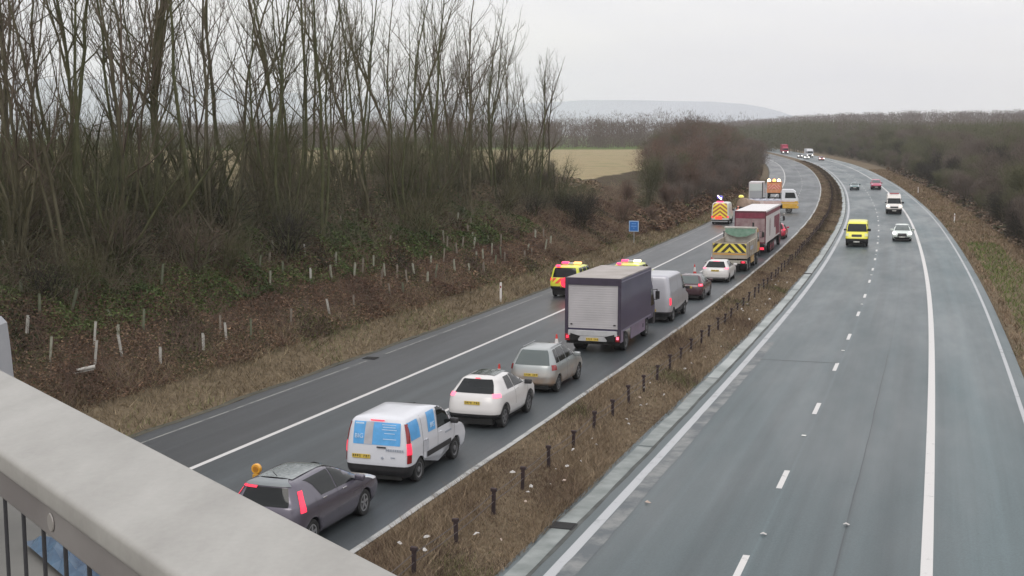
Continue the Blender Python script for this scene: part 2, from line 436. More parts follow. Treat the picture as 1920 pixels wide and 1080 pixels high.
ribbon('shoulder_edge_soil', -19.75, -19.45, -60, 690, 0.006, m_kerb, edge=bits(0.06, 0.9))
M_seamt = paint('tar_seam', (0.038, 0.046, 0.05), 0.42, 3.0, under=(0.05, 0.064, 0.068), rough=0.5)
ribbon('tar_seam', -3.5, 0.0, 18.9, 19.05, T1, M_seamt, ds=0.15)
ribbon('tar_seam', 1.90, 1.93, -60, 22, T1, M_seamt, edge=bits(0.012, 0.4))
# gully grates
m_iron = mat('cast_iron', (0.05, 0.05, 0.05), 0.6, 0.6)
def grate(s, u, label):
    mb = MB()
    mb.box(-0.3, 0.3, -0.25, 0.25, 0.0, 0.012)
    for k in range(7):
        mb.box(-0.27, 0.27, -0.22 + k * 0.07, -0.19 + k * 0.07, 0.012, 0.03)
    o = mb.build('drain_grate', m_iron); o.location = PR(s, u, 0.006); o.rotation_euler = (0, 0, heading(s))
    tag(o, label, 'drain grate')
grate(58, -4.38, 'dark iron drain grate in the pale channel left of the yellow van')
grate(-7.2, -4.4, 'dark drain grate in the pale channel near the bottom of the photo')
grate(13.9, -18.95, 'drain grate in the gap of the thin line along the left hard shoulder')
# road studs
m_stud = mat('stud_white', (0.75, 0.75, 0.72), 0.4)
st0 = MB().box(-0.07, 0.07, -0.05, 0.05, 0.0, 0.022, ch=0.008).build('road_stud', m_stud)
for i in range(-1, 12):
    o = st0 if i == -1 else st0.copy()
    if i != -1: COL.objects.link(o)
    s = 4.5 + 18 * i
    o.location = PR(s, 0.0, 0.003); o.rotation_euler = (0, 0, heading(s))
    tag(o, 'small white reflecting stud between two dashes of the oncoming lane line', 'road stud', 'reflecting studs along the lane line')
# ------------------------------------------------------------------ vegetation
class Tubes:
    """collects tapered polylines and turns them into one mesh"""
    def __init__(s): s.V = []; s.Q = []; s.T = []; s.n = 0
    def line(s, pts, rad, k):
        pts = np.asarray(pts); m = len(pts)
        d = np.gradient(pts, axis=0); d /= (np.linalg.norm(d, axis=1, keepdims=True) + 1e-9)
        ref = np.array([0.3, 0.9, 0.31]) if abs(d[0][2]) > 0.8 else np.array([0, 0, 1.0])
        a = np.cross(d, ref); a /= (np.linalg.norm(a, axis=1, keepdims=True) + 1e-9); b = np.cross(d, a)
        ang = np.arange(k) * 2 * math.pi / k
        ring = pts[:, None, :] + (a[:, None, :] * np.cos(ang)[None, :, None] + b[:, None, :] * np.sin(ang)[None, :, None]) * np.asarray(rad)[:, None, None]
        s.V.append(ring.reshape(-1, 3))
        i = np.arange(m * k).reshape(m, k) + s.n
        j = np.roll(i, -1, axis=1)
        s.Q.append(np.stack([i[:-1], j[:-1], j[1:], i[1:]], -1).reshape(-1, 4)); s.n += m * k
    def cones(s, A, B, r):
        """many thin 3-sided tapered twigs at once"""
        A = np.asarray(A); B = np.asarray(B); n = len(A)
        if n == 0: return
        d = B - A; d /= (np.linalg.norm(d, axis=1, keepdims=True) + 1e-9)
        a = np.cross(d, np.array([0.21, 0.43, 0.87])); a /= (np.linalg.norm(a, axis=1, keepdims=True) + 1e-9); b = np.cross(d, a)
        r = np.broadcast_to(np.asarray(r, float), (n,))[:, None]
        v = [A + a * r, A + (-0.5 * a + 0.87 * b) * r, A + (-0.5 * a - 0.87 * b) * r, B]
        s.V.append(np.stack(v, 1).reshape(-1, 3))
        i = s.n + np.arange(n)[:, None] * 4
        s.T.append(np.concatenate([i + np.array([[0, 1, 3]]), i + np.array([[1, 2, 3]]), i + np.array([[2, 0, 3]])], 0)); s.n += n * 4
    def mesh(s, name):
        F = []
        if s.Q: F.append(np.concatenate(s.Q))
        if s.T: F.append(np.concatenate(s.T))
        return np_mesh(name, np.concatenate(s.V), F)

def nrm(v): return v / (np.linalg.norm(v) + 1e-9)
def limb(r, p, d, L, n, wob, trop):
    pts = [p]; st = L / n
    for i in range(n):
        d = nrm(d + r.normal(0, wob, 3) + np.array([0, 0, trop])); p = p + d * st; pts.append(p)
    return np.array(pts)
def child_dir(r, d, ang):
    a = nrm(np.cross(d, r.normal(0, 1, 3))); return nrm(d * math.cos(ang) + a * math.sin(ang))

def tall_bare_tree(seed, H=16.0, forks=2, lean=0.04, r0=0.15):
    r = np.random.default_rng(seed)
    trunk, crown = Tubes(), Tubes()
    tips_a, tips_b, tips_r = [], [], []
    def twigs(pts, n, L, rad, lo=0.15):
        for _ in range(n):
            t = lo + (1 - lo) * r.random(); f = t * (len(pts) - 1); i = min(int(f), len(pts) - 2)
            p = pts[i] + (pts[i + 1] - pts[i]) * (f - i); d = nrm(pts[i + 1] - pts[i])
            dd = nrm(child_dir(r, d, r.uniform(0.35, 0.85)) + np.array([0, 0, 0.35])); l = L * r.uniform(0.5, 1.2)
            q = p + dd * l
            tips_a.append(p); tips_b.append(q); tips_r.append(rad)
            for _ in range(2):
                m_ = p + (q - p) * r.uniform(0.3, 0.8); e = nrm(child_dir(r, dd, 0.6) + np.array([0, 0, 0.3]))
                tips_a.append(m_); tips_b.append(m_ + e * l * 0.55); tips_r.append(rad * 0.7)
    stems = []
    nst = 1 if r.random() < 0.8 else 2
    for k in range(nst):
        d = nrm(np.array([r.normal(0, lean + 0.09 * k), r.normal(0, lean + 0.09 * k), 1.0]))
        h = H * (1 if k == 0 else r.uniform(0.75, 0.95)); rr = r0 * (1 if k == 0 else 0.75)
        pts = limb(r, np.array([0.12 * k, 0.08 * k, -0.35]), d, h, 16, 0.075, 0.045)
        rad = rr * (1 - np.linspace(0, 1, 17)) ** 0.75 + 0.012; rad[0] *= 1.35
        trunk.line(pts, rad, 7); stems.append((pts, rad, h))
        for _ in range(forks):
            i = int(r.uniform(0.35, 0.6) * 16); dd = child_dir(r, nrm(pts[i + 1] - pts[i]), r.uniform(0.22, 0.42))
            L = h * (1 - i / 16) * r.uniform(0.8, 1.0)
            fp = limb(r, pts[i], dd, L, 10, 0.10, 0.10); fr = rad[i] * 0.72 * (1 - np.linspace(0, 1, 11)) ** 0.8 + 0.010
            crown.line(fp, fr, 5); stems.append((fp, fr, L * 1.35))
    for pts, rad, h in stems:
        n = len(pts) - 1; nb = int(11 if n > 12 else 7)
        for j in range(nb):
            t = r.uniform(0.28 if n > 12 else 0.12, 0.97); i = min(int(t * n), n - 1)
            dd = child_dir(r, nrm(pts[i + 1] - pts[i]), r.uniform(0.45, 0.95))
            L = max(0.9, h * (0.30 * (1 - t) + 0.09) * r.uniform(0.7, 1.25))
            bp = limb(r, pts[i], dd, L, 6, 0.12, 0.16); br = min(rad[i] * 0.5, 0.05) * (1 - np.linspace(0, 1, 7)) ** 0.8 + 0.006
            crown.line(bp, br * 0.9, 4)
            twigs(bp, 2, 0.5, 0.006)
            for q in range(int(2 + L * 0.8)):
                i2 = min(int(r.uniform(0.15, 0.98) * 6), 5)
                d2 = child_dir(r, nrm(bp[i2 + 1] - bp[i2]), r.uniform(0.4, 0.9)); L2 = L * r.uniform(0.25, 0.5)
                cp = limb(r, bp[i2], d2, L2, 4, 0.14, 0.16)
                crown.line(cp, np.linspace(0.013, 0.005, 5), 3)
                twigs(cp, 3, 0.5, 0.0055)
        twigs(pts[n // 2:], 10, 0.8, 0.007)
    crown.cones(tips_a, tips_b, tips_r)
    return trunk.mesh('trunk'), crown.mesh('crown')

def bushy_tree(seed, H=9.0, R=3.4, base=0.12, ntw=2600, stems=4, tr=0.017, leafy=0):
    """dense thicket tree of bare twigs: several stems and a rounded uneven mass of fine twigs"""
    r = np.random.default_rng(seed)
    trunk, crown = Tubes(), Tubes()
    lobes = []
    for k in range(stems):
        a = r.uniform(0, 6.28); d = nrm(np.array([math.cos(a) * 0.3, math.sin(a) * 0.3, 1]))
        pts = limb(r, np.array([math.cos(a) * 0.25, math.sin(a) * 0.25, -0.3]), d, H * r.uniform(0.6, 0.9), 8, 0.09, 0.05)
        rad = (0.05 + 0.006 * H) * (1 - np.linspace(0, 1, 9)) ** 0.8 + 0.012
        trunk.line(pts, rad, 5)
        for _ in range(9):
            i = int(r.uniform(0.15, 0.95) * 8); i = min(i, 7)
            dd = child_dir(r, nrm(pts[i + 1] - pts[i]), r.uniform(0.5, 1.1)); L = R * r.uniform(0.45, 0.95) * (1 - 0.5 * i / 8)
            bp = limb(r, pts[i], dd, L, 5, 0.13, 0.1); crown.line(bp, np.linspace(0.03, 0.010, 6), 3)
            lobes.append((bp[-1], 0.30 * R * r.uniform(0.7, 1.3))); lobes.append((bp[3], 0.26 * R * r.uniform(0.7, 1.3)))
        lobes.append((pts[-1], 0.28 * R))
    nl = len(lobes); c = np.array([l[0] for l in lobes]); s = np.array([l[1] for l in lobes])
    pick = r.integers(0, nl, ntw)
    A = c[pick] + r.normal(0, 0.62, (ntw, 3)) * s[pick][:, None] * np.array([1, 1, 0.9])
    A[:, 2] = np.maximum(A[:, 2], 0.15)
    D = (A - np.array([0, 0, H * 0.25])); D /= (np.linalg.norm(D, axis=1, keepdims=True) + 1e-6)
    D = D + r.normal(0, 0.5, (ntw, 3)) + np.array([0, 0, 0.35]); D /= np.linalg.norm(D, axis=1, keepdims=True)
    L = r.uniform(0.35, 0.95, ntw) * (0.5 + H / 14)
    crown.cones(A, A + D * L[:, None], r.uniform(0.6, 1.3, ntw) * tr)
    return trunk.mesh('trunk'), crown.mesh('crown')

def bark(name, c1, c2, sc=1.2):
    return mat(name, c1, 0.9, col2=c2, vscale=sc, spec=0.15)
B_olive = bark('olive_bark', (0.072, 0.065, 0.039), (0.140, 0.126, 0.085))
B_moss = bark('mossy_bark', (0.061, 0.065, 0.032), (0.111, 0.113, 0.060))
B_twig = bark('grey_brown_twigs', (0.090, 0.070, 0.053), (0.153, 0.122, 0.092), 0.5)
B_twig2 = bark('olive_twigs', (0.075, 0.070, 0.040), (0.128, 0.115, 0.068), 0.5)
B_red = bark('russet_twigs', (0.104, 0.069, 0.053), (0.160, 0.110, 0.086), 0.35)
B_mauve = bark('mauve_grey_twigs', (0.094, 0.074, 0.062), (0.148, 0.120, 0.102), 0.35)
B_green = bark('green_grey_twigs', (0.074, 0.075, 0.042), (0.114, 0.110, 0.066), 0.35)
B_dark = bark('dark_twigs', (0.025, 0.023, 0.019), (0.050, 0.043, 0.036), 0.4)

def tree_proto(name, tm, cm, mt, mc):
    root = bpy.data.objects.new(name, None)
    t = bpy.data.objects.new('trunk', tm); tm.materials.append(mt); t.parent = root
    c = bpy.data.objects.new('crown', cm); cm.materials.append(mc); c.parent = root
    return (root, t, c)
def place_tree(proto, loc, rot, sc, label, cat, group, tilt=0.0):
    root = proto[0].copy(); COL.objects.link(root)
    root.location = loc; root.rotation_euler = (tilt, 0, rot); root.scale = sc
    for ch in proto[1:]:
        c = ch.copy(); COL.objects.link(c); c.parent = root
    tag(root, label, cat, group)
    return root

talls = []
for k in range(10):
    tm, cm = tall_bare_tree(100 + k, H=16 + (k % 4), forks=[1, 0, 2, 1, 0][k % 5], r0=0.085 + 0.014 * (k % 4))
    talls.append(tree_proto('bare_tree', tm, cm, [B_olive, B_moss][k % 2], [B_twig, B_twig2][k % 2]))
# trees whose trunks the photo shows on the bank, then fill between them
r = np.random.default_rng(11)
spots = [(9.4, -33.8), (9.8, -33.1), (9.4, -30.8), (13.7, -32.8), (17.6, -34.0), (14.0, -30.9), (20.8, -31.6), (24.4, -32.7), (30.8, -34.9), (22.4, -34.6), (31.8, -32.1), (32.8, -30.4), (41.4, -33.1), (37.3, -36.4), (41.6, -31.3), (47.9, -32.2), (44.8, -30.0), (52.9, -31.5), (59.6, -32.7), (64.8, -33.1), (60.4, -30.5), (74.0, -33.3), (73.5, -31.6), (79.1, -30.4), (83.1, -32.3)]
n_marked = len(spots)
for s in np.arange(-14, 84, 4.0):
    spots.append((s + r.uniform(-1.5, 1.5), -37 + r.uniform(-1.8, 1.8)))
for s in np.arange(-8, 86, 8):
    spots.append((s + r.uniform(-2, 2), -33 + r.uniform(-2.5, 2)))
spots += [(66, -34.5), (70, -31.5), (77, -33), (81, -34.5), (85, -31), (87, -33.5)]
for i, (s, u) in enumerate(spots):
    pr = talls[int(r.integers(0, len(talls)))]
    if s > 76: hs = r.uniform(0.70, 0.84)
    elif s > 62: hs = r.uniform(0.82, 0.98)
    else: hs = r.uniform(0.9, 1.12)
    w = r.uniform(0.8, 1.1)
    place_tree(pr, P(s, u), r.uniform(0, 6.28), (w * hs, w * hs, hs), 'tall bare leafless tree among the row on the left bank', 'tree', 'tall bare trees on the left bank')

# leafless understorey shrubs between and in front of the tall trees
shr = []
for k in range(5):
    tm, cm = bushy_tree(200 + k, H=3.4, R=2.4, ntw=800, stems=6, tr=0.009)
    shr.append(tree_proto('leafless_shrub', tm, cm, B_moss, [B_twig2, B_twig, B_green, B_dark, B_twig2][k]))
for i in range(110):
    s = r.uniform(-16, 92); u = -r.uniform(28.5, 41) if s < 60 else -r.uniform(27.5, 38)
    sc = r.uniform(0.6, 1.25) if s < 30 else r.uniform(0.5, 1.0)
    if s > 25 and r.random() < 0.45: continue
    place_tree(shr[int(r.integers(0, 5))], P(s, u), r.uniform(0, 6.28), (sc * r.uniform(0.9, 1.4), sc * 1.1, sc), 'leafless twiggy shrub growing under the tall bare trees', 'shrub', 'leafless shrubs under the tall trees')

young = []
for k in range(5):
    tm, cm = bushy_tree(250 + k, H=6.5 + (k % 3), R=2.5, ntw=1000, stems=6, tr=0.0075)
    young.append(tree_proto('young_tree', tm, cm, [B_olive, B_moss][k % 2], [B_twig2, B_green, B_moss, B_twig, B_green][k]))
for i in range(175):
    s = r.uniform(-16, 92); u = -r.uniform(30, 41) if i < 100 else -r.uniform(38, 47)
    if 24 < s and r.random() < 0.2: continue
    sc = r.uniform(0.7, 1.15) if s < 26 else r.uniform(0.55, 0.95)
    place_tree(young[int(r.integers(0, 5))], P(s, u), r.uniform(0, 6.28), (sc * r.uniform(0.9, 1.2), sc, sc * r.uniform(0.9, 1.1)), 'slender leafless young tree crowded between the tall trees on the left bank', 'tree', 'young trees between the tall trees')

# belts of bushy bare trees along the road further on
bush = []
for k, (H, R, mt, n) in enumerate([(9, 3.2, B_red, 3200), (10, 3.6, B_mauve, 3600), (8.5, 3.0, B_green, 3000), (9.5, 3.4, B_red, 3400), (8, 3.2, B_dark, 3000), (10.5, 3.3, B_green, 3400), (9, 3.5, B_mauve, 3400)]):
    tm, cm = bushy_tree(300 + k, H=H, R=R, ntw=n, stems=4 + k % 3, tr=0.022)
    bush.append(tree_proto('bushy_tree', tm, cm, B_olive, mt))
def belt(rows, s_list, jit, hf, label, group, test=None, pick=None):
    for u0, h0 in rows:
        for s in s_list:
            ss_, uu_ = s + r.uniform(-jit, jit), u0 + r.uniform(-2, 2) * (1 if abs(u0) > 16 else 0.5)
            p = P(ss_, uu_)
            if test and not test(p, ss_, uu_): continue
            h = h0 * hf(ss_) * r.uniform(0.82, 1.15)
            if u0 < 0: h *= float(np.clip(0.42 + (pix(p)[0] - 1190) / 150, 0.42, 1.0))
            k = int(r.integers(0, 7)) if pick is None else pick(ss_, uu_)
            sc = h / 9.5
            w = sc * r.uniform(0.95, 1.3)
            place_tree(bush[k], p, r.uniform(0, 6.28), (w, w, sc), label, 'tree', group)
lt = lambda p, s, u: (pix(p)[0] > 1196 + (14 if u < -30 else 0)) or s > 430
belt([(-24.5, 6.0), (-29, 8.6), (-34, 9.6), (-40, 10)], np.arange(112, 200, 7.0), 2.5, lambda s: 1.0 if s > 135 else 0.78, 'bushy bare tree in the russet belt along the left of the queue carriageway', 'bushy trees along the left of the far bend', lt, lambda s, u: int(r.choice([0, 3, 1, 6, 1, 2, 5, 6])))
belt([(-24, 8.0), (-31, 10), (-39, 10)], np.arange(200, 470, 11.0), 3.0, lambda s: 1.0, 'bushy bare tree in the russet belt along the left of the queue carriageway', 'bushy trees along the left of the far bend', lt, lambda s, u: int(r.choice([0, 3, 1, 6, 2, 6])))
rh = lambda s: 1.0
belt([(14.0, 4.6), (18.5, 7.2), (24.5, 9.2), (32, 10.2)], np.arange(72, 240, 8.0), 3.0, rh, 'bushy bare tree in the wood right of the oncoming carriageway', 'bushy trees right of the oncoming carriageway', None, lambda s, u: int(r.choice([2, 5, 5, 6, 4, 2, 1])))
belt([(14.0, 5.5), (20, 8.5), (29, 10)], np.arange(240, 560, 11.0), 4.0, rh, 'bushy bare tree in the wood right of the oncoming carriageway', 'bushy trees right of the oncoming carriageway', None, lambda s, u: int(r.choice([2, 5, 5, 6, 1, 4])))
# dark bushes at the right edge of the view
for i, s in enumerate(np.arange(70, 118, 4.2)):
    sc = r.uniform(0.42, 0.62)
    place_tree(bush[4], P(s + r.uniform(-1, 1), 13.2 + r.uniform(0, 3) - (0.8 if s < 100 else 0)), r.uniform(0, 6.28), (sc * 1.1, sc * 1.1, sc * r.uniform(.75, 1.0)), 'dark dense bush at the front edge of the wood on the right', 'bush', 'dark bushes along the right verge')
# lone bushes near the field
place_tree(bush[1], P(99, -33.5), 1.0, (0.42, 0.42, 0.36), 'round bare bush standing alone against the pale field', 'bush', None)
place_tree(bush[4], P(76, -25.5), 2.0, (0.62, 0.62, 0.50), 'large dark bush on the bank left of the blue sign', 'bush', None)
place_tree(bush[2], P(82, -27.5), 3.1, (0.58, 0.58, 0.46), 'dull green bush on the bank behind the dark bush left of the blue sign', 'bush', None)
place_tree(bush[0], P(92, -25.0), 0.4, (0.42, 0.42, 0.33), 'low russet bush on the bank just beyond the blue sign', 'bush', None)
place_tree(bush[5], P(116, -26.6), 0.9, (0.60, 0.60, 0.80), 'slim pale green tree at the near end of the russet belt', 'tree', None)
place_tree(bush[3], P(108, -27.8), 0.2, (0.40, 0.40, 0.36), 'russet bush at the foot of the slim pale green tree', 'bush', None)
place_tree(bush[0], P(102, -23.6), 4.4, (0.35, 0.35, 0.24), 'low russet shrub beside the verge past the blue sign', 'bush', None)
place_tree(bush[6], P(86, -31.5), 5.0, (0.5, 0.5, 0.36), 'mauve grey bush at the end of the tall tree row', 'bush', None)

# far woods: one mass each
def far_wood(name, pts, hts, m, label, ntw=70, wid=4.5, tw=0.11):
    T = Tubes(); A_, B_, R_ = [], [], []
    rr = np.random.default_rng(len(pts) + 5)
    for (x, y, z), h in zip(pts, hts):
        n = ntw
        a = rr.normal(0, 0.5, (n, 3)) * np.array([wid * 0.75, wid * 0.75, h * 0.26]) + np.array([x, y, z + h * 0.55])
        a[:, 2] = z + h * (rr.random(n) ** 0.85) * rr.uniform(0.85, 1.0)
        d = rr.normal(0, 0.5, (n, 3)) + np.array([0, 0, 0.9]); d /= np.linalg.norm(d, axis=1, keepdims=True)
        l = rr.uniform(0.8, 2.2, n)
        A_.append(a); B_.append(a + d * l[:, None]); R_.append(rr.uniform(0.6, 1.5, n) * tw)
        A_.append(np.array([[x, y, z - 0.5]])); B_.append(np.array([[x, y, z + h * 0.95]])); R_.append(np.array([0.16]))
    T.cones(np.concatenate(A_), np.concatenate(B_), np.concatenate(R_))
    o = link(name, T.mesh(name), None, m)
    tag(o, label, 'woodland', kind='stuff')
def scatter(n, s0, s1, u0, u1, h0, h1, test=None):
    pts, h = [], []
    while len(pts) < n:
        s = r.uniform(s0, s1); u = r.uniform(u0, u1)
        if test and not test(s, u): n -= 1; continue
        p = P(s, u); pts.append(p[:]); h.append(r.uniform(h0, h1))
    return pts, h
# (placed by world position)
p1, h1 = scatter(620, 500, 620, -330, -26, 9.5, 13)
far_wood('field_edge_wood', p1, h1, B_mauve, 'grey green line of bare trees closing the far side of the field', tw=0.10, ntw=90, wid=5)
p1b, h1b = scatter(300, 640, 760, -260, 0, 15, 20)
far_wood('misty_wood', p1b, h1b, B_mauve, 'taller misty row of bare trees behind the field edge trees', tw=0.09, ntw=60, wid=5)
notfield = lambda s, u: not (880 < s < 1030 and 155 < u < 240)
p2, h2 = scatter(2200, 560, 1750, 10, 560, 9, 13, notfield)
far_wood('hillside_wood', p2, h2, B_mauve, 'blue grey bare woodland covering the low hill on the right skyline', ntw=60, wid=7, tw=0.19)
p3, h3 = scatter(520, 560, 900, -30, 70, 9, 13)
far_wood('bend_wood', p3, h3, B_green, 'dull bare wood closing the view beyond the end of the road', ntw=70, wid=5, tw=0.12)
p4, h4 = scatter(700, 150, 560, 36, 110, 8.5, 11.5)
far_wood('roadside_wood', p4, h4, B_green, 'wood spreading back from the bushy trees right of the road', ntw=120, wid=4.5, tw=0.05)
p5, h5 = scatter(260, 200, 500, -75, -42, 8.5, 11, lambda s, u: pix(P(s, u))[0] > 1300)
far_wood('belt_wood', p5, h5, B_red, 'russet wood spreading back from the belt left of the road', ntw=130, wid=4.5, tw=0.05)

# distant hills
def hills():
    px = np.array([-700, 0, 200, 420, 800, 1000, 1100, 1180, 1260, 1330, 1390, 1430, 1460, 1500, 1700, 2600])
    py = np.array([158, 156, 152, 166, 184, 192, 186, 187, 189, 191, 196, 203, 211, 226, 240, 250.])
    az = np.arctan((np.linspace(-900, 2800, 260) - 960) / 2401.6)
    Vs = []
    prof = np.interp(np.tan(az) * 2401.6 + 960, px, py)
    for k, f in enumerate([0.0, 0.35, 0.7, 0.93, 1.0, 0.9, 0.5]):
        d = 5200 + k * 260 if k < 5 else 6240 + (k - 4) * 400
        hgt = (252 - prof) / 2401.6 * 6240 / np.cos(az) * 0.95 + CAM_H
        wob = 6 * np.sin(az * 90 + k) * (k not in (3, 4))
        Vs.append(np.stack([np.sin(az) * d / np.cos(0), np.cos(az) * d, hgt * f + wob * f - 8 * (k == 0)], -1))
    V = np.stack(Vs, 0); n, m_ = V.shape[:2]; ii = np.arange(n * m_).reshape(n, m_)
    F = np.stack([ii[:-1, :-1], ii[:-1, 1:], ii[1:, 1:], ii[1:, :-1]], -1).reshape(-1, 4)
    o = link('distant_hills', np_mesh('distant_hills', V.reshape(-1, 3), F), None, mat('hazed_hill', (0.32, 0.36, 0.41), 0.95, col2=(0.40, 0.43, 0.47), vscale=0.002), smooth=True)  # pale blue of distance haze is painted into the hill colour
    tag(o, kind='structure')
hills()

# ------------------------------------------------------------------ ground cover
def blades(name, s, u, h, w, col, m, label, cat='ground cover', lean=0.8, dz=0.0):
    n = len(s); rr = np.random.default_rng(n)
    x, y, z = plan(s, u); z = height(s, u) + dz
    a = rr.uniform(0, 6.28, n); ca, sa = np.cos(a), np.sin(a)
    lx, ly = rr.normal(0, lean, n) * h, rr.normal(0, lean, n) * h
    b0 = np.stack([x - ca * w, y - sa * w, z - 0.02], -1); b1 = np.stack([x + ca * w, y + sa * w, z - 0.02], -1)
    tp = np.stack([x + lx, y + ly, z + h], -1)
    V = np.stack([b0, b1, tp], 1).reshape(-1, 3); F = np.arange(3 * n).reshape(n, 3)
    me = np_mesh(name, V, F); set_col(me, np.repeat(col, 3, axis=0))
    o = link(name, me, None, m); tag(o, label, cat, kind='stuff'); return o
def attr_mat(name, rough=0.9):
    m = bpy.data.materials.new(name); m.use_nodes = True; nt, b = nodes_of(m)
    at = nt.nodes.new('ShaderNodeAttribute'); at.attribute_name = 'Col'
    nt.links.new(at.outputs['Color'], b.inputs['Base Color']); b.inputs['Roughness'].default_value = rough; b.inputs['Specular IOR Level'].default_value = 0.15
    return m
M_blade = attr_mat('dry_grass_blades'); M_leaf = attr_mat('bramble_leaves', 0.6)
def palette(n, cols, p, seed, s=None, u=None, var=0.25):
    rr = np.random.default_rng(seed); cols = np.array(cols)
    if s is not None:
        f = (np.sin(s * 0.55 + u * 0.9) + np.sin(s * 0.21 - u * 0.7 + 1.1) + np.sin(s * 1.3 + u * 1.7 + 0.4) * 0.7) / 2.7
        f = np.clip((f + 1) / 2 + rr.normal(0, 0.13, n), 0, 0.9999)
    else: f = rr.random(n)
    k = np.searchsorted(np.cumsum(p), f); k = np.clip(k, 0, len(cols) - 1)
    return cols[k] * np.exp(rr.normal(0, var, n))[:, None]
def dens_s(n, s0, s1, seed, bias=1.6):
    rr = np.random.default_rng(seed + 5000); t = rr.random(n) ** bias; return s0 + (s1 - s0) * t
tan = [(0.125, 0.088, 0.062), (0.20, 0.15, 0.10), (0.26, 0.20, 0.135), (0.09, 0.063, 0.047), (0.105, 0.115, 0.045)]
# central reserve
def dark_band(c, s, u):
    # a strip of dark wet weeds runs along the barrier line further up the road
    k = np.clip((s - 45) / 40, 0, 1) * np.clip(1 - np.abs(u + 6.1) / 0.75, 0, 1)
    k2 = np.clip((s - 120) / 60, 0, 1) * np.clip(1 - np.abs(u + 5.2) / 1.0, 0, 1)
    return c * (1 - 0.75 * np.maximum(k, k2))[:, None]
n = 230000; s = dens_s(n, -16, 420, 1, 2.3); rr = np.random.default_rng(2); u = rr.uniform(-8.10, -4.66, n)
hh = rr.uniform(0.05, 0.20, n) * (0.75 + 0.5 * np.sin(s * 0.4 + u * 1.9)) * np.where((u < -7.4) & (u > -7.95), 1.25, 1.0) * np.where(u < -7.95, 0.4, 1)
blades('reserve_grass', s, u, np.abs(hh) + 0.04, rr.uniform(0.004, 0.012, n) * (1 + s.clip(0) / 50), dark_band(palette(n, tan, [0.30, 0.30, 0.14, 0.20, 0.06], 3, s, u), s, u), M_blade, 'dead brown grass and weeds filling the central reserve', 'grass')
n = 70000; s = dens_s(n, -16, 260, 4, 1.6); rr = np.random.default_rng(5); u = -19.65 - rr.random(n) ** 0.8 * 4.6
blades('verge_grass', s, u, rr.uniform(0.10, 0.34, n), rr.uniform(0.007, 0.018, n) * (1 + s.clip(0) / 60), palette(n, [(0.13, 0.10, 0.062), (0.19, 0.15, 0.095), (0.24, 0.19, 0.125), (0.13, 0.135, 0.06), (0.11, 0.072, 0.052)], [0.25, 0.3, 0.15, 0.18, 0.12], 6, s, u), M_blade, 'rough tan grass on the verge left of the hard shoulder', 'grass')
n = 60000; s = dens_s(n, 10, 330, 7, 1.5); rr = np.random.default_rng(8); u = 7.25 + rr.random(n) * 8.0
cg = palette(n, [(0.165, 0.12, 0.078), (0.23, 0.17, 0.112), (0.185, 0.125, 0.085), (0.13, 0.115, 0.055)], [0.3, 0.3, 0.2, 0.2], 9, s, u)
gs = ((u > 7.9) & (u < 10.6) & (s > 25) & (s < 92) & (rr.random(n) < 0.72))
cg[gs] = np.array([0.10, 0.135, 0.035]) * np.exp(rr.normal(0, 0.2, gs.sum()))[:, None]
blades('right_verge_grass', s, u, rr.uniform(0.10, 0.35, n), rr.uniform(0.008, 0.02, n) * (1 + s.clip(0) / 60), cg, M_blade, 'brown and green grass on the verge right of the oncoming hard shoulder', 'grass')
# bramble and leaf cover on the left bank : small leaf faces heaped in mounds
def leaves(name, n, s0, s1, u0, u1, bias, cols, p, seed, size, hm, label):
    rr = np.random.default_rng(seed)
    s = dens_s(n, s0, s1, seed, bias); u = u0 + (u1 - u0) * rr.random(n)
    mound = np.clip(0.5 + 0.5 * np.sin(s * 0.8 + u * 0.6) * np.cos(s * 0.35 - u * 1.1 + 1) + 0.3 * np.sin(s * 2.1 + u * 1.9), 0.05, 1.4)
    x, y, z = plan(s, u); z = height(s, u) + rr.random(n) ** 0.7 * hm * mound
    L = size * rr.uniform(0.6, 1.4, n) * (1 + s.clip(0) / 90)
    a = rr.normal(0, 1, (n, 3)); a[:, 2] *= 0.5; a /= np.linalg.norm(a, axis=1, keepdims=True)
    b = np.cross(a, rr.normal(0, 1, (n, 3))); b /= np.linalg.norm(b, axis=1, keepdims=True)
    c = np.stack([x, y, z], -1); L = L[:, None]
    V = np.stack([c - a * L, c + b * L * 0.45, c + a * L, c - b * L * 0.45], 1).reshape(-1, 3)
    me = np_mesh(name, V, np.arange(4 * n).reshape(n, 4))
    set_col(me, np.repeat(palette(n, cols, p, seed + 1, s, u), 4, axis=0))
    o = link(name, me, None, M_leaf); tag(o, label, 'undergrowth', kind='stuff')
brown = [(0.085, 0.050, 0.034), (0.14, 0.086, 0.056), (0.185, 0.125, 0.080), (0.068, 0.074, 0.028), (0.050, 0.036, 0.026)]
green = [(0.042, 0.064, 0.020), (0.064, 0.090, 0.028), (0.10, 0.116, 0.045), (0.090, 0.058, 0.038), (0.030, 0.034, 0.018)]
leaves('dead_bramble', 170000, -14, 125, -29.5, -22.3, 1.35, brown, [0.25, 0.28, 0.17, 0.18, 0.12], 20, 0.050, 0.40, 'brown dead bramble and bracken on the lower half of the left bank')
leaves('green_bramble', 190000, -14, 66, -36.5, -26.2, 1.25, green, [0.28, 0.28, 0.14, 0.2, 0.1], 30, 0.058, 0.75, 'dark green bramble and ivy under the tall trees on the left bank')
leaves('woodland_litter', 70000, -14, 120, -42.0, -32.0, 1.1, [(0.12, 0.085, 0.06), (0.19, 0.14, 0.095), (0.24, 0.18, 0.12), (0.075, 0.078, 0.038), (0.07, 0.052, 0.04)], [0.3, 0.25, 0.15, 0.15, 0.15], 40, 0.09, 0.7, 'dead leaves and stems on the top of the left bank')
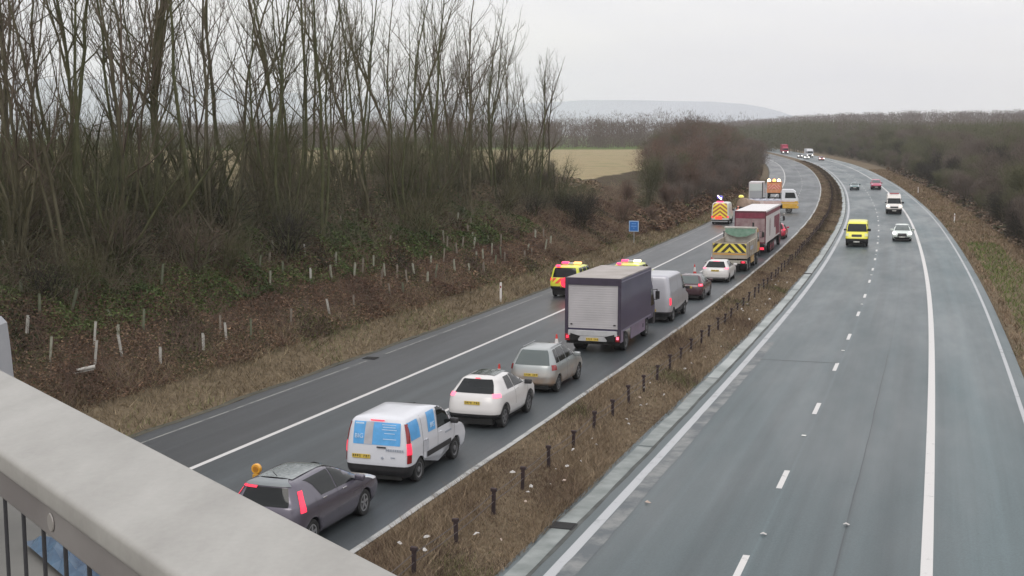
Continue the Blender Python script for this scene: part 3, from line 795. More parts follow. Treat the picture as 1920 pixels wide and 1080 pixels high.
leaves('right_scrub', 40000, 60, 330, 11.8, 16.5, 1.3, [(0.13, 0.09, 0.065), (0.17, 0.125, 0.09), (0.10, 0.08, 0.055), (0.07, 0.072, 0.04), (0.06, 0.045, 0.035)], [0.25, 0.25, 0.2, 0.15, 0.15], 50, 0.09, 0.6, 'low brown scrub at the foot of the trees on the right')
leaves('far_scrub', 40000, 95, 330, -25.5, -21.5, 1.3, brown, [0.3, 0.3, 0.2, 0.1, 0.1], 60, 0.09, 0.8, 'low brown scrub at the foot of the russet tree belt')
# bare bramble canes
def canes(name, n, s0, s1, u0, u1, L0, L1, m, seed, label):
    rr = np.random.default_rng(seed); T = Tubes()
    s = dens_s(n, s0, s1, seed, 1.3); u = rr.uniform(u0, u1, n); x, y, z = plan(s, u); z = height(s, u)
    A = np.stack([x, y, z], -1); D = rr.normal(0, 0.55, (n, 3)); D[:, 2] = rr.uniform(0.3, 1.1, n); D /= np.linalg.norm(D, axis=1, keepdims=True)
    L = rr.uniform(L0, L1, n)[:, None]
    M_ = A + D * L * 0.55; E_ = M_ + (D * 0.6 + rr.normal(0, 0.3, (n, 3)) + np.array([0, 0, -0.25])) * L * 0.6
    T.cones(A, M_ + D * 0.05, 0.011); T.cones(M_, E_, 0.009)
    o = link(name, T.mesh(name), None, m); tag(o, label, 'undergrowth', kind='stuff')
canes('bramble_canes', 26000, -14, 125, -33, -22.5, 0.4, 1.3, B_red, 70, 'thin bare stems standing up through the brambles on the left bank')
canes('sapling_stems', 15000, -14, 95, -42, -28.5, 1.2, 3.8, mat('pale_olive_stems', (0.085, 0.078, 0.045), .9, col2=(0.16, 0.14, 0.09), vscale=.6), 71, 'thin bare saplings filling the spaces under the tall trees')
canes('bank_reeds', 5000, 60, 130, -33, -22.5, 0.6, 1.7, mat('pale_dead_stems', (0.24, 0.18, 0.12), 0.9), 72, 'pale dead stems on the bank around the blue sign')
# ------------------------------------------------------------------ vehicles
def carpaint(name, col, rough=0.28, metal=0.0, dirt=(0.20, 0.17, 0.14), damt=0.35, top=0.9):
    """paint with road film on the lower body"""
    m = bpy.data.materials.new(name); m.use_nodes = True; nt, b = nodes_of(m); N = nt.nodes.new; Lk = nt.links.new
    tc = N('ShaderNodeTexCoord'); sp = N('ShaderNodeSeparateXYZ'); Lk(tc.outputs['Object'], sp.inputs[0])
    no = N('ShaderNodeTexNoise'); no.inputs['Scale'].default_value = 2.5; no.inputs['Detail'].default_value = 7; Lk(tc.outputs['Object'], no.inputs['Vector'])
    mr = N('ShaderNodeMapRange'); mr.inputs[1].default_value = top; mr.inputs[2].default_value = 0.15; mr.inputs[3].default_value = 0.04; mr.inputs[4].default_value = 1.0; Lk(sp.outputs[2], mr.inputs[0])
    mu = N('ShaderNodeMath'); mu.operation = 'MULTIPLY'; Lk(mr.outputs[0], mu.inputs[0]); Lk(no.outputs['Fac'], mu.inputs[1])
    m2 = N('ShaderNodeMath'); m2.operation = 'MULTIPLY'; Lk(mu.outputs[0], m2.inputs[0]); m2.inputs[1].default_value = damt * 2; m2.use_clamp = True
    mx = N('ShaderNodeMix'); mx.data_type = 'RGBA'; mx.inputs[6].default_value = (*col, 1); mx.inputs[7].default_value = (*dirt, 1); Lk(m2.outputs[0], mx.inputs[0])
    Lk(mx.outputs[2], b.inputs['Base Color']); b.inputs['Roughness'].default_value = rough; b.inputs['Metallic'].default_value = metal
    b.inputs['Coat Weight'].default_value = 0.5; b.inputs['Coat Roughness'].default_value = 0.12
    return m
M_glass = mat('dark_glass', (0.008, 0.010, 0.011), 0.06, spec=0.3)
M_glass_l = mat('sky_grey_glass', (0.055, 0.075, 0.072), 0.08, spec=0.9)  # grey green of the reflected sky is put into the glass colour
M_trim = mat('black_trim', (0.022, 0.021, 0.023), 0.6, var=0.3)
M_under = mat('underbody', (0.012, 0.012, 0.012), 0.9)
M_tyre = mat('tyre_rubber', (0.022, 0.022, 0.022), 0.8, var=0.3, vscale=8)
M_rim = mat('alloy_rim', (0.36, 0.36, 0.37), 0.4, 0.6)
M_rim_d = mat('dirty_steel_rim', (0.16, 0.16, 0.165), 0.6, 0.3)
M_seam = mat('door_gap', (0.02, 0.02, 0.02), 0.9)
M_tail = mat('tail_light_unlit', (0.25, 0.012, 0.015), 0.2, coat=0.6)
M_brake = mat('tail_light_lit', (0.6, 0.02, 0.04), 0.3, emit=(1.0, 0.04, 0.09), estr=1.25)
M_brake_hot = mat('brake_light_core', (0.8, 0.1, 0.15), 0.3, emit=(1.0, 0.20, 0.30), estr=1.5)
M_head = mat('head_light_lit', (0.8, 0.8, 0.8), 0.2, emit=(1.0, 0.96, 0.88), estr=3.2)
M_head_off = mat('head_light_unlit', (0.55, 0.57, 0.6), 0.12, coat=0.5)
M_amber = mat('amber_beacon_lit', (0.9, 0.35, 0.05), 0.3, emit=(1.0, 0.42, 0.12), estr=3.0)
M_amber_hot = mat('amber_flash', (1, 0.8, 0.5), 0.3, emit=(1.0, 0.80, 0.50), estr=4.0)
M_redb = mat('red_beacon_lit', (0.8, 0.03, 0.08), 0.3, emit=(1.0, 0.05, 0.16), estr=2.4)
M_blue_b = mat('blue_beacon', (0.02, 0.03, 0.25), 0.3, emit=(0.25, 0.2, 0.9), estr=0.5)
M_plate_y = mat('yellow_plate', (0.62, 0.45, 0.08), 0.5)
M_plate_w = mat('white_plate', (0.72, 0.72, 0.68), 0.5)
M_ink = mat('plate_ink', (0.05, 0.04, 0.02), 0.6)
M_chrome = mat('chrome', (0.6, 0.6, 0.62), 0.2, 0.9)
M_steel = mat('galvanised_steel', (0.34, 0.35, 0.36), 0.5, 0.4, var=0.2)

def chevron_mat(name, ca, cb, pitch=0.30, slope=1.0, half=0.5, soft=0.0, x0=0.0):
    m = bpy.data.materials.new(name); m.use_nodes = True; nt, b = nodes_of(m); N = nt.nodes.new; Lk = nt.links.new
    tc = N('ShaderNodeTexCoord'); sp = N('ShaderNodeSeparateXYZ'); Lk(tc.outputs['Object'], sp.inputs[0])
    ad = N('ShaderNodeMath'); ad.operation = 'ADD'; Lk(sp.outputs[0], ad.inputs[0]); ad.inputs[1].default_value = -x0
    ab = N('ShaderNodeMath'); ab.operation = 'ABSOLUTE'; Lk(ad.outputs[0], ab.inputs[0])
    ma = N('ShaderNodeMath'); ma.operation = 'MULTIPLY_ADD'; Lk(ab.outputs[0], ma.inputs[0]); ma.inputs[1].default_value = slope; Lk(sp.outputs[2], ma.inputs[2])
    dv = N('ShaderNodeMath'); dv.operation = 'DIVIDE'; Lk(ma.outputs[0], dv.inputs[0]); dv.inputs[1].default_value = pitch
    fr = N('ShaderNodeMath'); fr.operation = 'FRACT'; Lk(dv.outputs[0], fr.inputs[0])
    gt = N('ShaderNodeMath'); gt.operation = 'GREATER_THAN'; Lk(fr.outputs[0], gt.inputs[0]); gt.inputs[1].default_value = half
    mx = N('ShaderNodeMix'); mx.data_type = 'RGBA'; mx.inputs[6].default_value = (*ca, 1); mx.inputs[7].default_value = (*cb, 1); Lk(gt.outputs[0], mx.inputs[0])
    Lk(mx.outputs[2], b.inputs['Base Color']); b.inputs['Roughness'].default_value = 0.45
    return m

NYK = 4.0
class Shell:
    """car or van body as tilted superellipse rings between a front and a rear profile"""
    def __init__(s, rows, n=6.0, sub=4, NP=120):
        s.rows = np.array([list(r_) + ([n] if len(r_) == 5 else []) for r_ in rows], float); s.T = len(rows) - 1
        if n < 5:   # passenger cars round off towards the roof
            s.rows[6:, 5] *= 0.74
        s.NP = NP; s.sub = sub
        # perimeter angles spaced by arc length on a typical ring
        ph = np.linspace(-math.pi, math.pi, 40001); row = s.rows[2]; w = row[4]; l = (row[1] - row[3]) / 2; e = 2 / row[5]; e2 = e / NYK
        X = w * np.sign(np.cos(ph)) * np.abs(np.cos(ph)) ** e; Y = l * np.sign(np.sin(ph)) * np.abs(np.sin(ph)) ** e2
        L = np.concatenate([[0], np.cumsum(np.hypot(np.diff(X), np.diff(Y)))])
        s.ph = np.interp(np.linspace(0, L[-1], NP + 1)[:-1], L, ph)
    def ring(s, t):
        t = min(max(t, 0), s.T); i = min(int(t), s.T - 1); f = t - i; R = s.rows
        p0, p1, p2, p3 = R[max(i - 1, 0)], R[i], R[i + 1], R[min(i + 2, s.T)]
        a, b = (p2 - p0) * 0.35, (p3 - p1) * 0.35
        lim = np.abs(p2 - p1) * 1.0
        a = np.clip(a, -lim, lim); b = np.clip(b, -lim, lim)
        # keep sharp creases sharp by limiting the tangents
        h = (2 * f**3 - 3 * f**2 + 1) * p1 + (f**3 - 2 * f**2 + f) * a + (-2 * f**3 + 3 * f**2) * p2 + (f**3 - f**2) * b
        return h
    def z_at(s, r_, y): return r_[2] + (r_[0] - r_[2]) * np.clip((y - r_[3]) / max(r_[1] - r_[3], 1e-3), 0, 1)
    def ph_pt(s, t, ph):
        r_ = s.ring(t); yc = (r_[1] + r_[3]) / 2; l = (r_[1] - r_[3]) / 2; e = 2 / r_[5]
        x = r_[4] * np.sign(np.cos(ph)) * np.abs(np.cos(ph)) ** e; y = yc + l * np.sign(np.sin(ph)) * np.abs(np.sin(ph)) ** (e / NYK)
        return x, y, s.z_at(r_, y)
    def side(s, t, y, sgn=1, off=0.006):
        r_ = s.ring(t); yc = (r_[1] + r_[3]) / 2; l = (r_[1] - r_[3]) / 2
        x = r_[4] * (max(0, 1 - min(1, abs((y - yc) / l)) ** (r_[5] * NYK))) ** (1 / r_[5])
        return (sgn * (x + off), y, s.z_at(r_, y) + off * 0.3)
    def face(s, t, fx, end, off=0.008):
        r_ = s.ring(t); yc = (r_[1] + r_[3]) / 2; l = (r_[1] - r_[3]) / 2
        y = yc + end * l * (1 - min(1, abs(fx)) ** r_[5]) ** (1 / (r_[5] * NYK))
        return (fx * r_[4], y + end * off, s.z_at(r_, y) + off * 0.5)
    def mesh(s, arches, split=0.0, ends=(99, 99)):
        ts = np.linspace(0, s.T, s.T * s.sub + 1); V = []
        for t in ts:
            x, y, z = s.ph_pt(t, s.ph)
            z = np.array(z, float)
            for (ya, za, ra) in arches:
                q = ra**2 - (y - ya)**2
                m_ = (q > 0) & (np.abs(x) > 0.55 * s.ring(t)[4]) & (z < za + np.sqrt(np.maximum(q, 0)))
                z = np.where(m_, za + np.sqrt(np.maximum(q, 0)), z)
            V.append(np.stack([x, y, z], -1))
        V = np.array(V); n = len(ts); ii = np.arange(n * s.NP).reshape(n, s.NP); jj = np.roll(ii, -1, 1)
        F = np.stack([ii[:-1], jj[:-1], jj[1:], ii[1:]], -1)
        mi = np.zeros(F.shape[:2], int)
        if split:
            lo = np.broadcast_to((ts[:-1] < split)[:, None], mi.shape)
            ym = V[:-1, :, 1]
            mi[lo & ((ym < ends[0]) | (ym > ends[1]))] = 1
        mb = MB(); mb.v = [tuple(v) for v in V.reshape(-1, 3)]
        mb.f = [tuple(f) for f in F.reshape(-1, 4)] + [tuple(ii[-1])]; mb.m = list(mi.ravel()) + [0]
        return mb
    def patch_side(s, mb, t0, t1, b, t, sgn, m=0, off=0.007, nu=8, nt=5):
        vs = []
        for j in range(nt + 1):
            f = j / nt; tt = t0 + (t1 - t0) * f
            ya, yb = b[0] + (t[0] - b[0]) * f, b[1] + (t[1] - b[1]) * f
            vs += [s.side(tt, ya + (yb - ya) * i / nu, sgn, off) for i in range(nu + 1)]
        mb.add(vs, [(j * (nu + 1) + i, j * (nu + 1) + i + 1, (j + 1) * (nu + 1) + i + 1, (j + 1) * (nu + 1) + i) for j in range(nt) for i in range(nu)], m)
    def patch_face(s, mb, t0, t1, fb, ft, end, m=0, off=0.008, nu=14, nt=5, xb=None, xt=None):
        """fb, ft: half extents as fractions of the width, or ranges via xb / xt"""
        xb = xb or (-fb, fb); xt = xt or (-ft, ft); vs = []
        for j in range(nt + 1):
            f = j / nt; tt = t0 + (t1 - t0) * f; a = xb[0] + (xt[0] - xb[0]) * f; c = xb[1] + (xt[1] - xb[1]) * f
            vs += [s.face(tt, a + (c - a) * i / nu, end, off) for i in range(nu + 1)]
        mb.add(vs, [(j * (nu + 1) + i, j * (nu + 1) + i + 1, (j + 1) * (nu + 1) + i + 1, (j + 1) * (nu + 1) + i) for j in range(nt) for i in range(nu)], m)
    def patch_wrap(s, mb, t0, t1, fx, fx1, end, sgn, m=0, off=0.012, nu=10, nt=4):
        """wraps a corner between two width fractions"""
        vs = []
        for j in range(nt + 1):
            tt = t0 + (t1 - t0) * j / nt; r_ = s.ring(tt); l = (r_[1] - r_[3]) / 2; yc = (r_[1] + r_[3]) / 2; e = 2 / r_[5]
            a0 = math.acos(fx ** (1 / e)); a1 = math.acos(fx1 ** (1 / e))
            for i in range(nu + 1):
                a = a0 + (a1 - a0) * i / nu
                x = r_[4] * math.cos(a) ** e; y = yc + end * l * math.sin(a) ** (e / NYK)
                nx, ny = math.cos(a), math.sin(a)
                vs.append((sgn * (x + off * nx), y + end * off * ny, s.z_at(r_, y)))
        mb.add(vs, [(j * (nu + 1) + i, j * (nu + 1) + i + 1, (j + 1) * (nu + 1) + i + 1, (j + 1) * (nu + 1) + i) for j in range(nt) for i in range(nu)], m)

def add_wheel(root, x, y, r_, w, sgn, rim=None, spokes=5, dual=False, lugs=False):
    mb = MB(); w2 = w * (2.1 if dual else 1)
    x_out = x; prof = [(-w2, r_ * 0.55), (-w2, r_ * 0.92), (-w2 + 0.03, r_), (-0.03, r_), (0, r_ * 0.93), (-0.005, r_ * 0.70), (-0.03, r_ * 0.66), (-0.03, 0.02)]
    prof = [(k * sgn, q) for k, q in prof]
    mb.lathe((x_out, y, r_), 'x', prof, 26)
    o = mb.build('wheel', M_tyre, root, smooth=False)
    rb = MB(); R = r_ * 0.66
    if spokes == 0:
        rb.lathe((x_out - sgn * 0.012, y, r_), 'x', [(0.0, R), (-sgn * 0.01, R * 0.86), (-sgn * (0.05 if not dual else 0.09), R * 0.72), (-sgn * (0.04 if not dual else 0.08), R * 0.42), (sgn * 0.0, R * 0.36), (sgn * 0.012, 0.01)], 20)
    else:
        rb.lathe((x_out - sgn * 0.012, y, r_), 'x', [(-sgn * 0.02, R * 0.86), (0.0, R * 0.86), (0.0, R), (-sgn * 0.02, R)], 22)
        rb.lathe((x_out - sgn * 0.012, y, r_), 'x', [(-sgn * 0.02, R * 0.25), (0.0, R * 0.22), (0.0, 0.01)], 12)
        for k in range(spokes):
            a = 2 * math.pi * k / spokes + 0.3; ca, sa = math.cos(a), math.sin(a); hw = R * 0.12
            p = []
            for (q, h) in ((R * 0.15, hw * 1.2), (R * 0.93, hw * 0.9)):
                p += [(q * ca - h * sa, q * sa + h * ca), (q * ca + h * sa, q * sa - h * ca)]
            vs = [(x_out - sgn * 0.012 + d, y + a_, r_ + b_) for d in (0, -sgn * 0.02) for a_, b_ in p]
            rb.add(vs, [(0, 1, 3, 2), (4, 6, 7, 5), (0, 2, 6, 4), (1, 5, 7, 3)])
    rb.build('rim', rim or M_rim, o)
    return o

def plate(root, x, y, z, w=0.52, h=0.11, rear=True, tilt=0.0, sq=False, m=None):
    d = -1 if rear else 1
    mb = MB(); mb.box(-w / 2, w / 2, 0, d * 0.012, -h / 2, h / 2)
    if w > 0.3:
        xs = np.linspace(-w * 0.42, w * 0.42, 8); k = [1, 1, 1, 1, 0, 1, 1, 1]
        rr = random.Random(int(abs(x * 100) + z * 100))
        for i, q in enumerate(xs):
            if not k[i]: continue
            mb.box(q - 0.018, q - 0.008, d * 0.013, d * 0.015, -h * 0.33, h * 0.33, 1)
            mb.box(q + 0.008, q + 0.018, d * 0.013, d * 0.015, -h * 0.33 * rr.choice([1, 0]), h * 0.33, 1)
            mb.box(q - 0.018, q + 0.018, d * 0.0132, d * 0.0148, h * rr.choice([-0.05, 0.22]), h * 0.33, 1)
    o = mb.build('number_plate', [m or (M_plate_y if rear else M_plate_w), M_ink], root)
    o.location = (x, y, z); o.rotation_euler = (tilt, 0, 0)
    return o

def text_mesh(body, size, depth=0.004):
    cu = bpy.data.curves.new('lettering', 'FONT'); cu.body = body; cu.size = size; cu.extrude = depth; cu.align_x = 'CENTER'; cu.align_y = 'CENTER'
    o = bpy.data.objects.new('tmp', cu); COL.objects.link(o)
    dg = bpy.context.evaluated_depsgraph_get(); me = bpy.data.meshes.new_from_object(o.evaluated_get(dg))
    bpy.data.objects.remove(o); bpy.data.curves.remove(cu)
    return me

def vehicle(name, s, u, label, cat, oncoming=False, yaw=0.0, group=None):
    p = PR(s, u); th = heading(s) + (math.pi if oncoming else 0) + yaw
    return empty(name, p, (math.atan(grade(s)) * (-1 if oncoming else 1), 0, th), label, cat, group)

def make_car(name, s, u, label, cat, rows, paint_m, L, wb, wr=0.32, n=6.0, split=0.0, trim=None, glass=None, side_w=(), wind=None, rearw=None,
             tails=(), tail_m=None, heads=(), head_m=None, oncoming=False, detail=1, rim=None, spokes=5, rov=0.75, mirror=(None, 0.95), roofn=None, plate_z=0.8, plate_x=0.0, yaw=0.0, seams=(), handles=(), arch=1.17, mirror_m=None, front_plate=0.5, trim_ends=None, group=None):
    """rear bumper at y=0, front at y=L. side_w: (t0,t1,(yb0,yb1),(yt0,yt1))"""
    root = vehicle(name, s, u, label, cat, oncoming, yaw, group)
    if oncoming:   # given position is that of the front bumper: shift back by L
        root.location = root.location  # origin moves below
        d = Vector((-math.sin(root.rotation_euler[2]), math.cos(root.rotation_euler[2]), 0)); root.location = root.location - d * L
    sh = Shell(rows, n); glass = glass or M_glass
    hw = max(r_[4] for r_ in rows)
    ra = wr * arch; ys = (rov, rov + wb)
    body = sh.mesh([(y, wr, ra) for y in ys], split, (trim_ends or (99, 99))).build('body', [paint_m, trim or M_trim], root, smooth=True)
    ub = MB(); ub.box(-hw + 0.25, hw - 0.25, 0.12, L - 0.15, 0.17, max(0.5, wr * 1.5)); 
    ub.box(-hw + 0.15, hw - 0.15, rov + ra, rov + wb - ra, 0.2, 0.5); ub.box(-hw + 0.24, hw - 0.24, 0.3, rov - ra * 0.98, 0.24, 0.5); ub.box(-hw + 0.3, hw - 0.3, rov + wb + ra * 0.98, L - 0.4, 0.24, 0.5)
    for y in ys:   # arch liners
        for sg in (-1, 1):
            vs = []; K_ = 12
            for j, xx in enumerate((hw - 0.035, hw - 0.30)):
                vs += [(sg * xx, y + ra * math.cos(math.pi * i / K_), wr + ra * math.sin(math.pi * i / K_)) for i in range(K_ + 1)]
            ub.add(vs, [(i, i + 1, K_ + 2 + i, K_ + 1 + i) for i in range(K_)])
    ub.build('underbody', M_under, root)
    for y in ys:
        for sg in (1, -1): add_wheel(root, sg * (hw - 0.02), y, wr, 0.21, sg, rim, spokes)
    for wdef in side_w:
        t0, t1, b, t = wdef[:4]
        for sg in (1, -1):
            mb = MB(); sh.patch_side(mb, t0, t1, b, t, sg); mb.build('side_window', glass, root, smooth=True)
    if wind: mb = MB(); sh.patch_face(mb, *wind, 1); mb.build('windscreen', glass, root, smooth=True)
    if rearw: mb = MB(); sh.patch_face(mb, *rearw, -1); mb.build('rear_window', glass, root, smooth=True)
    for tl in tails:
        for sg in (1, -1):
            mb = MB(); sh.patch_wrap(mb, tl[0], tl[1], tl[2], tl[3], -1, sg, 0); mb.build('tail_light', (tl[4] if len(tl) > 4 else None) or tail_m or M_tail, root, smooth=True)
    for hl in heads:
        for sg in (1, -1):
            mb = MB(); sh.patch_wrap(mb, hl[0], hl[1], hl[2], hl[3], 1, sg, 0); mb.build('headlight', head_m or M_head_off, root, smooth=True)
    if mirror[0]:
        for sg in (1, -1):
            mb = MB(); mb.box(sg * (hw - 0.06), sg * (hw + 0.19), mirror[0] - 0.06, mirror[0] + 0.07, mirror[1], mirror[1] + 0.15, ch=0.035)
            mb.build('wing_mirror', mirror_m or paint_m, root, smooth=True)
    if seams:
        mb = MB()
        for (t0, t1, ya, yb) in seams:
            for sg in (1, -1): sh.patch_side(mb, t0, t1, (ya - 0.007, ya + 0.007), (yb - 0.007, yb + 0.007), sg, off=0.003, nu=1, nt=8)
        mb.build('door_gap', M_seam, root)
    for (t_, y_) in handles:
        for sg in (1, -1):
            c = sh.side(t_, y_, sg, 0.012); mb = MB(); mb.box(c[0] - 0.012, c[0] + 0.012, y_ - 0.09, y_ + 0.09, c[2] - 0.015, c[2] + 0.015, ch=0.006); mb.build('door_handle', M_chrome if detail > 1 else paint_m, root)
    if plate_z:
        tt = np.linspace(0, sh.T, 200); zz = np.array([sh.ring(t)[2] for t in tt]); y = min(sh.ring(tt[int(np.argmin(abs(zz - plate_z + d_)))])[3] for d_ in (-0.05, 0, 0.05))
        plate(root, plate_x, y - 0.016, plate_z)
    if front_plate:
        zz = np.array([sh.ring(t)[0] for t in tt]) if plate_z else np.array([sh.ring(t)[0] for t in np.linspace(0, sh.T, 200)])
        y = max(sh.ring(np.linspace(0, sh.T, 200)[int(np.argmin(abs(zz - front_plate + d_)))])[1] for d_ in (-0.05, 0, 0.05))
        plate(root, 0, y + 0.016, front_plate, rear=False)
    return root, sh

UQ = -10.05   # middle of the queue in the lane beside the reserve
# 1 grey hatchback under the parapet
P_leaf = carpaint('grey_purple_paint', (0.115, 0.105, 0.135), 0.25, 0.35, damt=0.1)
rows = [(.20, 4.15, .25, .25, .80), (.34, 4.36, .36, .05, .86), (.58, 4.45, .60, .0, .885), (.78, 4.30, .86, .03, .885), (.90, 3.95, 1.02, .07, .86), (.99, 3.45, 1.10, .13, .825), (1.32, 2.72, 1.34, .24, .69), (1.47, 2.30, 1.46, .30, .61), (1.535, 1.95, 1.51, .34, .52), (1.56, 1.6, 1.545, .75, .30), (1.56, 1.45, 1.555, 1.0, .04)]
leaf, sh = make_car('hatchback', -11.3, UQ, 'grey purple hatchback partly hidden by the bridge parapet, last in the queue', 'car', rows, P_leaf, 4.45, 2.7, 0.32, n=4.5,
    side_w=[(5.05, 7.4, (1.25, 1.99), (0.80, 1.90)), (5.05, 7.4, (2.04, 3.30), (1.95, 2.32))], wind=(5.15, 7.2, .86, .84), rearw=(4.3, 6.6, .70, .78),
    tails=[(3.3, 6.0, .955, .995, M_brake)], heads=[(3.1, 4.7, .68, .995)], mirror_m=P_leaf, mirror=(3.0, 0.98), seams=[(1.6, 5.1, 2.02, 2.02), (1.6, 5.1, 3.2, 3.35), (1.8, 5.0, 1.02, 0.95)], handles=[(4.2, 1.35), (4.2, 2.35)], detail=2, plate_z=0.62)
sp = MB(); sh.patch_face(sp, 6.75, 8.6, .9, .9, -1, off=0.03); sp.build('spoiler', mat('pale_grey_spoiler', (0.20, 0.22, 0.23), 0.35), leaf, smooth=True)
hb = MB(); sh.patch_face(hb, 6.35, 6.7, .9, .8, -1, off=0.03, xb=(-.95, -.35), xt=(-.9, -.35)); hb.build('high_brake_light', M_brake, leaf)
rf = MB()
vs = []
for j, y in enumerate(np.linspace(0.62, 2.2, 9)):
    for i, x in enumerate(np.linspace(-.44, .44, 7)):
        zz = 1.563 - 0.020 * (abs(x) / .44) ** 3 - 0.05 * max(0, (y - 1.7)) ** 2 / .25 - 0.03 * max(0, (1.0 - y)) 
        vs.append((x, y, zz + 0.012))
rf.add(vs, [(j * 7 + i, j * 7 + i + 1, (j + 1) * 7 + i + 1, (j + 1) * 7 + i) for j in range(8) for i in range(6)])
rf.build('roof_panel', mat('wet_grey_roof', (0.13, 0.15, 0.155), 0.2, col2=(0.24, 0.27, 0.27), vscale=14, coat=0.4), leaf, smooth=True)
an = MB(); an.tube((0, .75, 1.55), (0, .55, 1.70), 0.008, 6); an.build('aerial', M_trim, leaf)

# 2 white van with blue window posters
P_white = carpaint('white_paint', (0.62, 0.63, 0.67), 0.3, damt=0.08)
rows = [(.20, 4.12, .24, .14, .84), (.36, 4.36, .40, .02, .90), (.62, 4.42, .60, .0, .92), (.82, 4.30, .80, .015, .92), (.98, 4.02, .98, .03, .918), (1.10, 3.50, 1.10, .045, .905), (1.50, 2.98, 1.48, .10, .845), (1.70, 2.62, 1.66, .14, .79), (1.79, 2.25, 1.765, .21, .70), (1.835, 1.8, 1.81, .42, .45), (1.84, 1.5, 1.83, .8, .05)]
van, sh = make_car('small_van', -5.25, UQ - 0.02, 'small white van with blue posters in its rear and side windows', 'van', rows, P_white, 4.42, 2.66, 0.32, n=8, split=1.75,
    side_w=[(5.25, 7.4, (2.12, 3.32), (2.20, 2.62))], wind=(5.2, 7.3, .88, .86), tails=[(2.2, 7.0, .93, .996, M_tail), (3.3, 5.2, .925, .997, M_brake)],
    heads=[(3.0, 4.6, .7, .985)], mirror_m=M_trim, mirror=(3.15, 1.12), seams=[(1.7, 7.4, 2.07, 2.14), (1.7, 5.2, 3.28, 3.40), (1.7, 7.5, 1.02, 1.08)], handles=[(4.6, 2.3), (4.6, 1.25)], rov=0.82, spokes=0, rim=M_rim_d, plate_z=0.78, plate_x=-0.42, trim_ends=(0.75, 99))
m_post = mat('blue_window_poster', (0.10, 0.36, 0.70), 0.3, var=0.12, vscale=5); m_postg = mat('grey_blind', (0.42, 0.42, 0.45), 0.5, var=0.1); m_wtext = mat('pale_lettering', (0.55, 0.72, 0.88), 0.4); m_gtext = mat('grey_lettering', (0.33, 0.36, 0.42), 0.4)
mb = MB(); sh.patch_face(mb, 4.9, 7.15, .74, .84, -1, 0, nu=16); 
sh.patch_face(mb, 4.95, 7.1, 0, 0, -1, 1, off=0.012, xb=(-.40, -.14), xt=(-.40, -.12), nu=4)
mb.build('rear_window', [m_post, m_postg], van, smooth=True)
for sg in (1, -1):
    mb = MB(); sh.patch_side(mb, 5.3, 7.15, (0.28, 0.90), (0.22, 0.86), sg); mb.build('side_window', m_post, van, smooth=True)
    mb = MB(); sh.patch_side(mb, 5.3, 7.35, (1.45, 1.98), (1.52, 2.05), sg); mb.build('side_window', m_post, van, smooth=True)
    mb = MB(); sh.patch_side(mb, 1.75, 2.5, (1.28, 3.05), (1.28, 3.05), sg, off=0.02); mb.build('door_trim', M_trim, van)
def stick(me, parent, loc, rot, m, name='lettering'):
    o = link(name, me, parent, m); o.location = loc; o.rotation_euler = rot; return o
tz = sh.face(6.25, -.62, -1)
stick(text_mesh('BIG', 0.165), van, (-0.50, 0.045, 1.30), (math.radians(83), 0, 0), m_wtext)
stick(text_mesh('BIG', 0.20), van, (0.895, 1.73, 1.36), (math.radians(98 - 10), 0, math.radians(90)), m_wtext)
lm = MB()
for k, wdt in enumerate((.40, .36, .42, .30, .38)):
    c = sh.face(6.7 - k * 0.32, .42, -1, 0.014); lm.box(c[0] - wdt / 2, c[0] + wdt / 2, c[1] - 0.002, c[1], c[2] - 0.009, c[2] + 0.009)
c = sh.face(6.75, -.62, -1, 0.014); lm.box(c[0] - .12, c[0] + .12, c[1] - .002, c[1], c[2] - .02, c[2] + .02)
lm.build('poster_print', m_wtext, van)
gm_ = MB()
for k in range(5): gm_.box(0.923, 0.926, 1.05 + 0.085 * k, 1.09 + 0.085 * k, 0.72, 1.05)
gm_.build('faint_side_print', mat('faint_grey_print', (0.52, 0.53, 0.57), 0.4), van)
gm_ = MB()
for k in range(6): gm_.box(.922, .925, 2.62 + k * .085, 2.68 + k * .085, 0.93, 0.985)
gm_.build('door_lettering', m_gtext, van)
gm_ = MB()
for k in range(8): c = (0.28 + k * 0.065, 0.03, 0.98); gm_.box(c[0], c[0] + .045, c[1] - 0.035, c[1] - 0.030, c[2] - .03, c[2] + .03)
gm_.build('rear_lettering', m_gtext, van)
mb = MB(); mb.box(-.20, .20, 0.125, 0.15, 1.715, 1.745, ch=0.01); mb.build('high_brake_light', M_brake, van)
mb = MB(); mb.box(0.02, 0.28, -0.01, 0.02, 1.02, 1.06, ch=0.01); mb.build('rear_door_handle', M_trim, van)
mb = MB(); mb.cyl((0.18, 0.02, 0.76), 'y', 0.035, -0.03, 10); mb.box(.42, .54, -0.012, 0.0, .77, .80); mb.build('rear_badge', m_gtext, van)

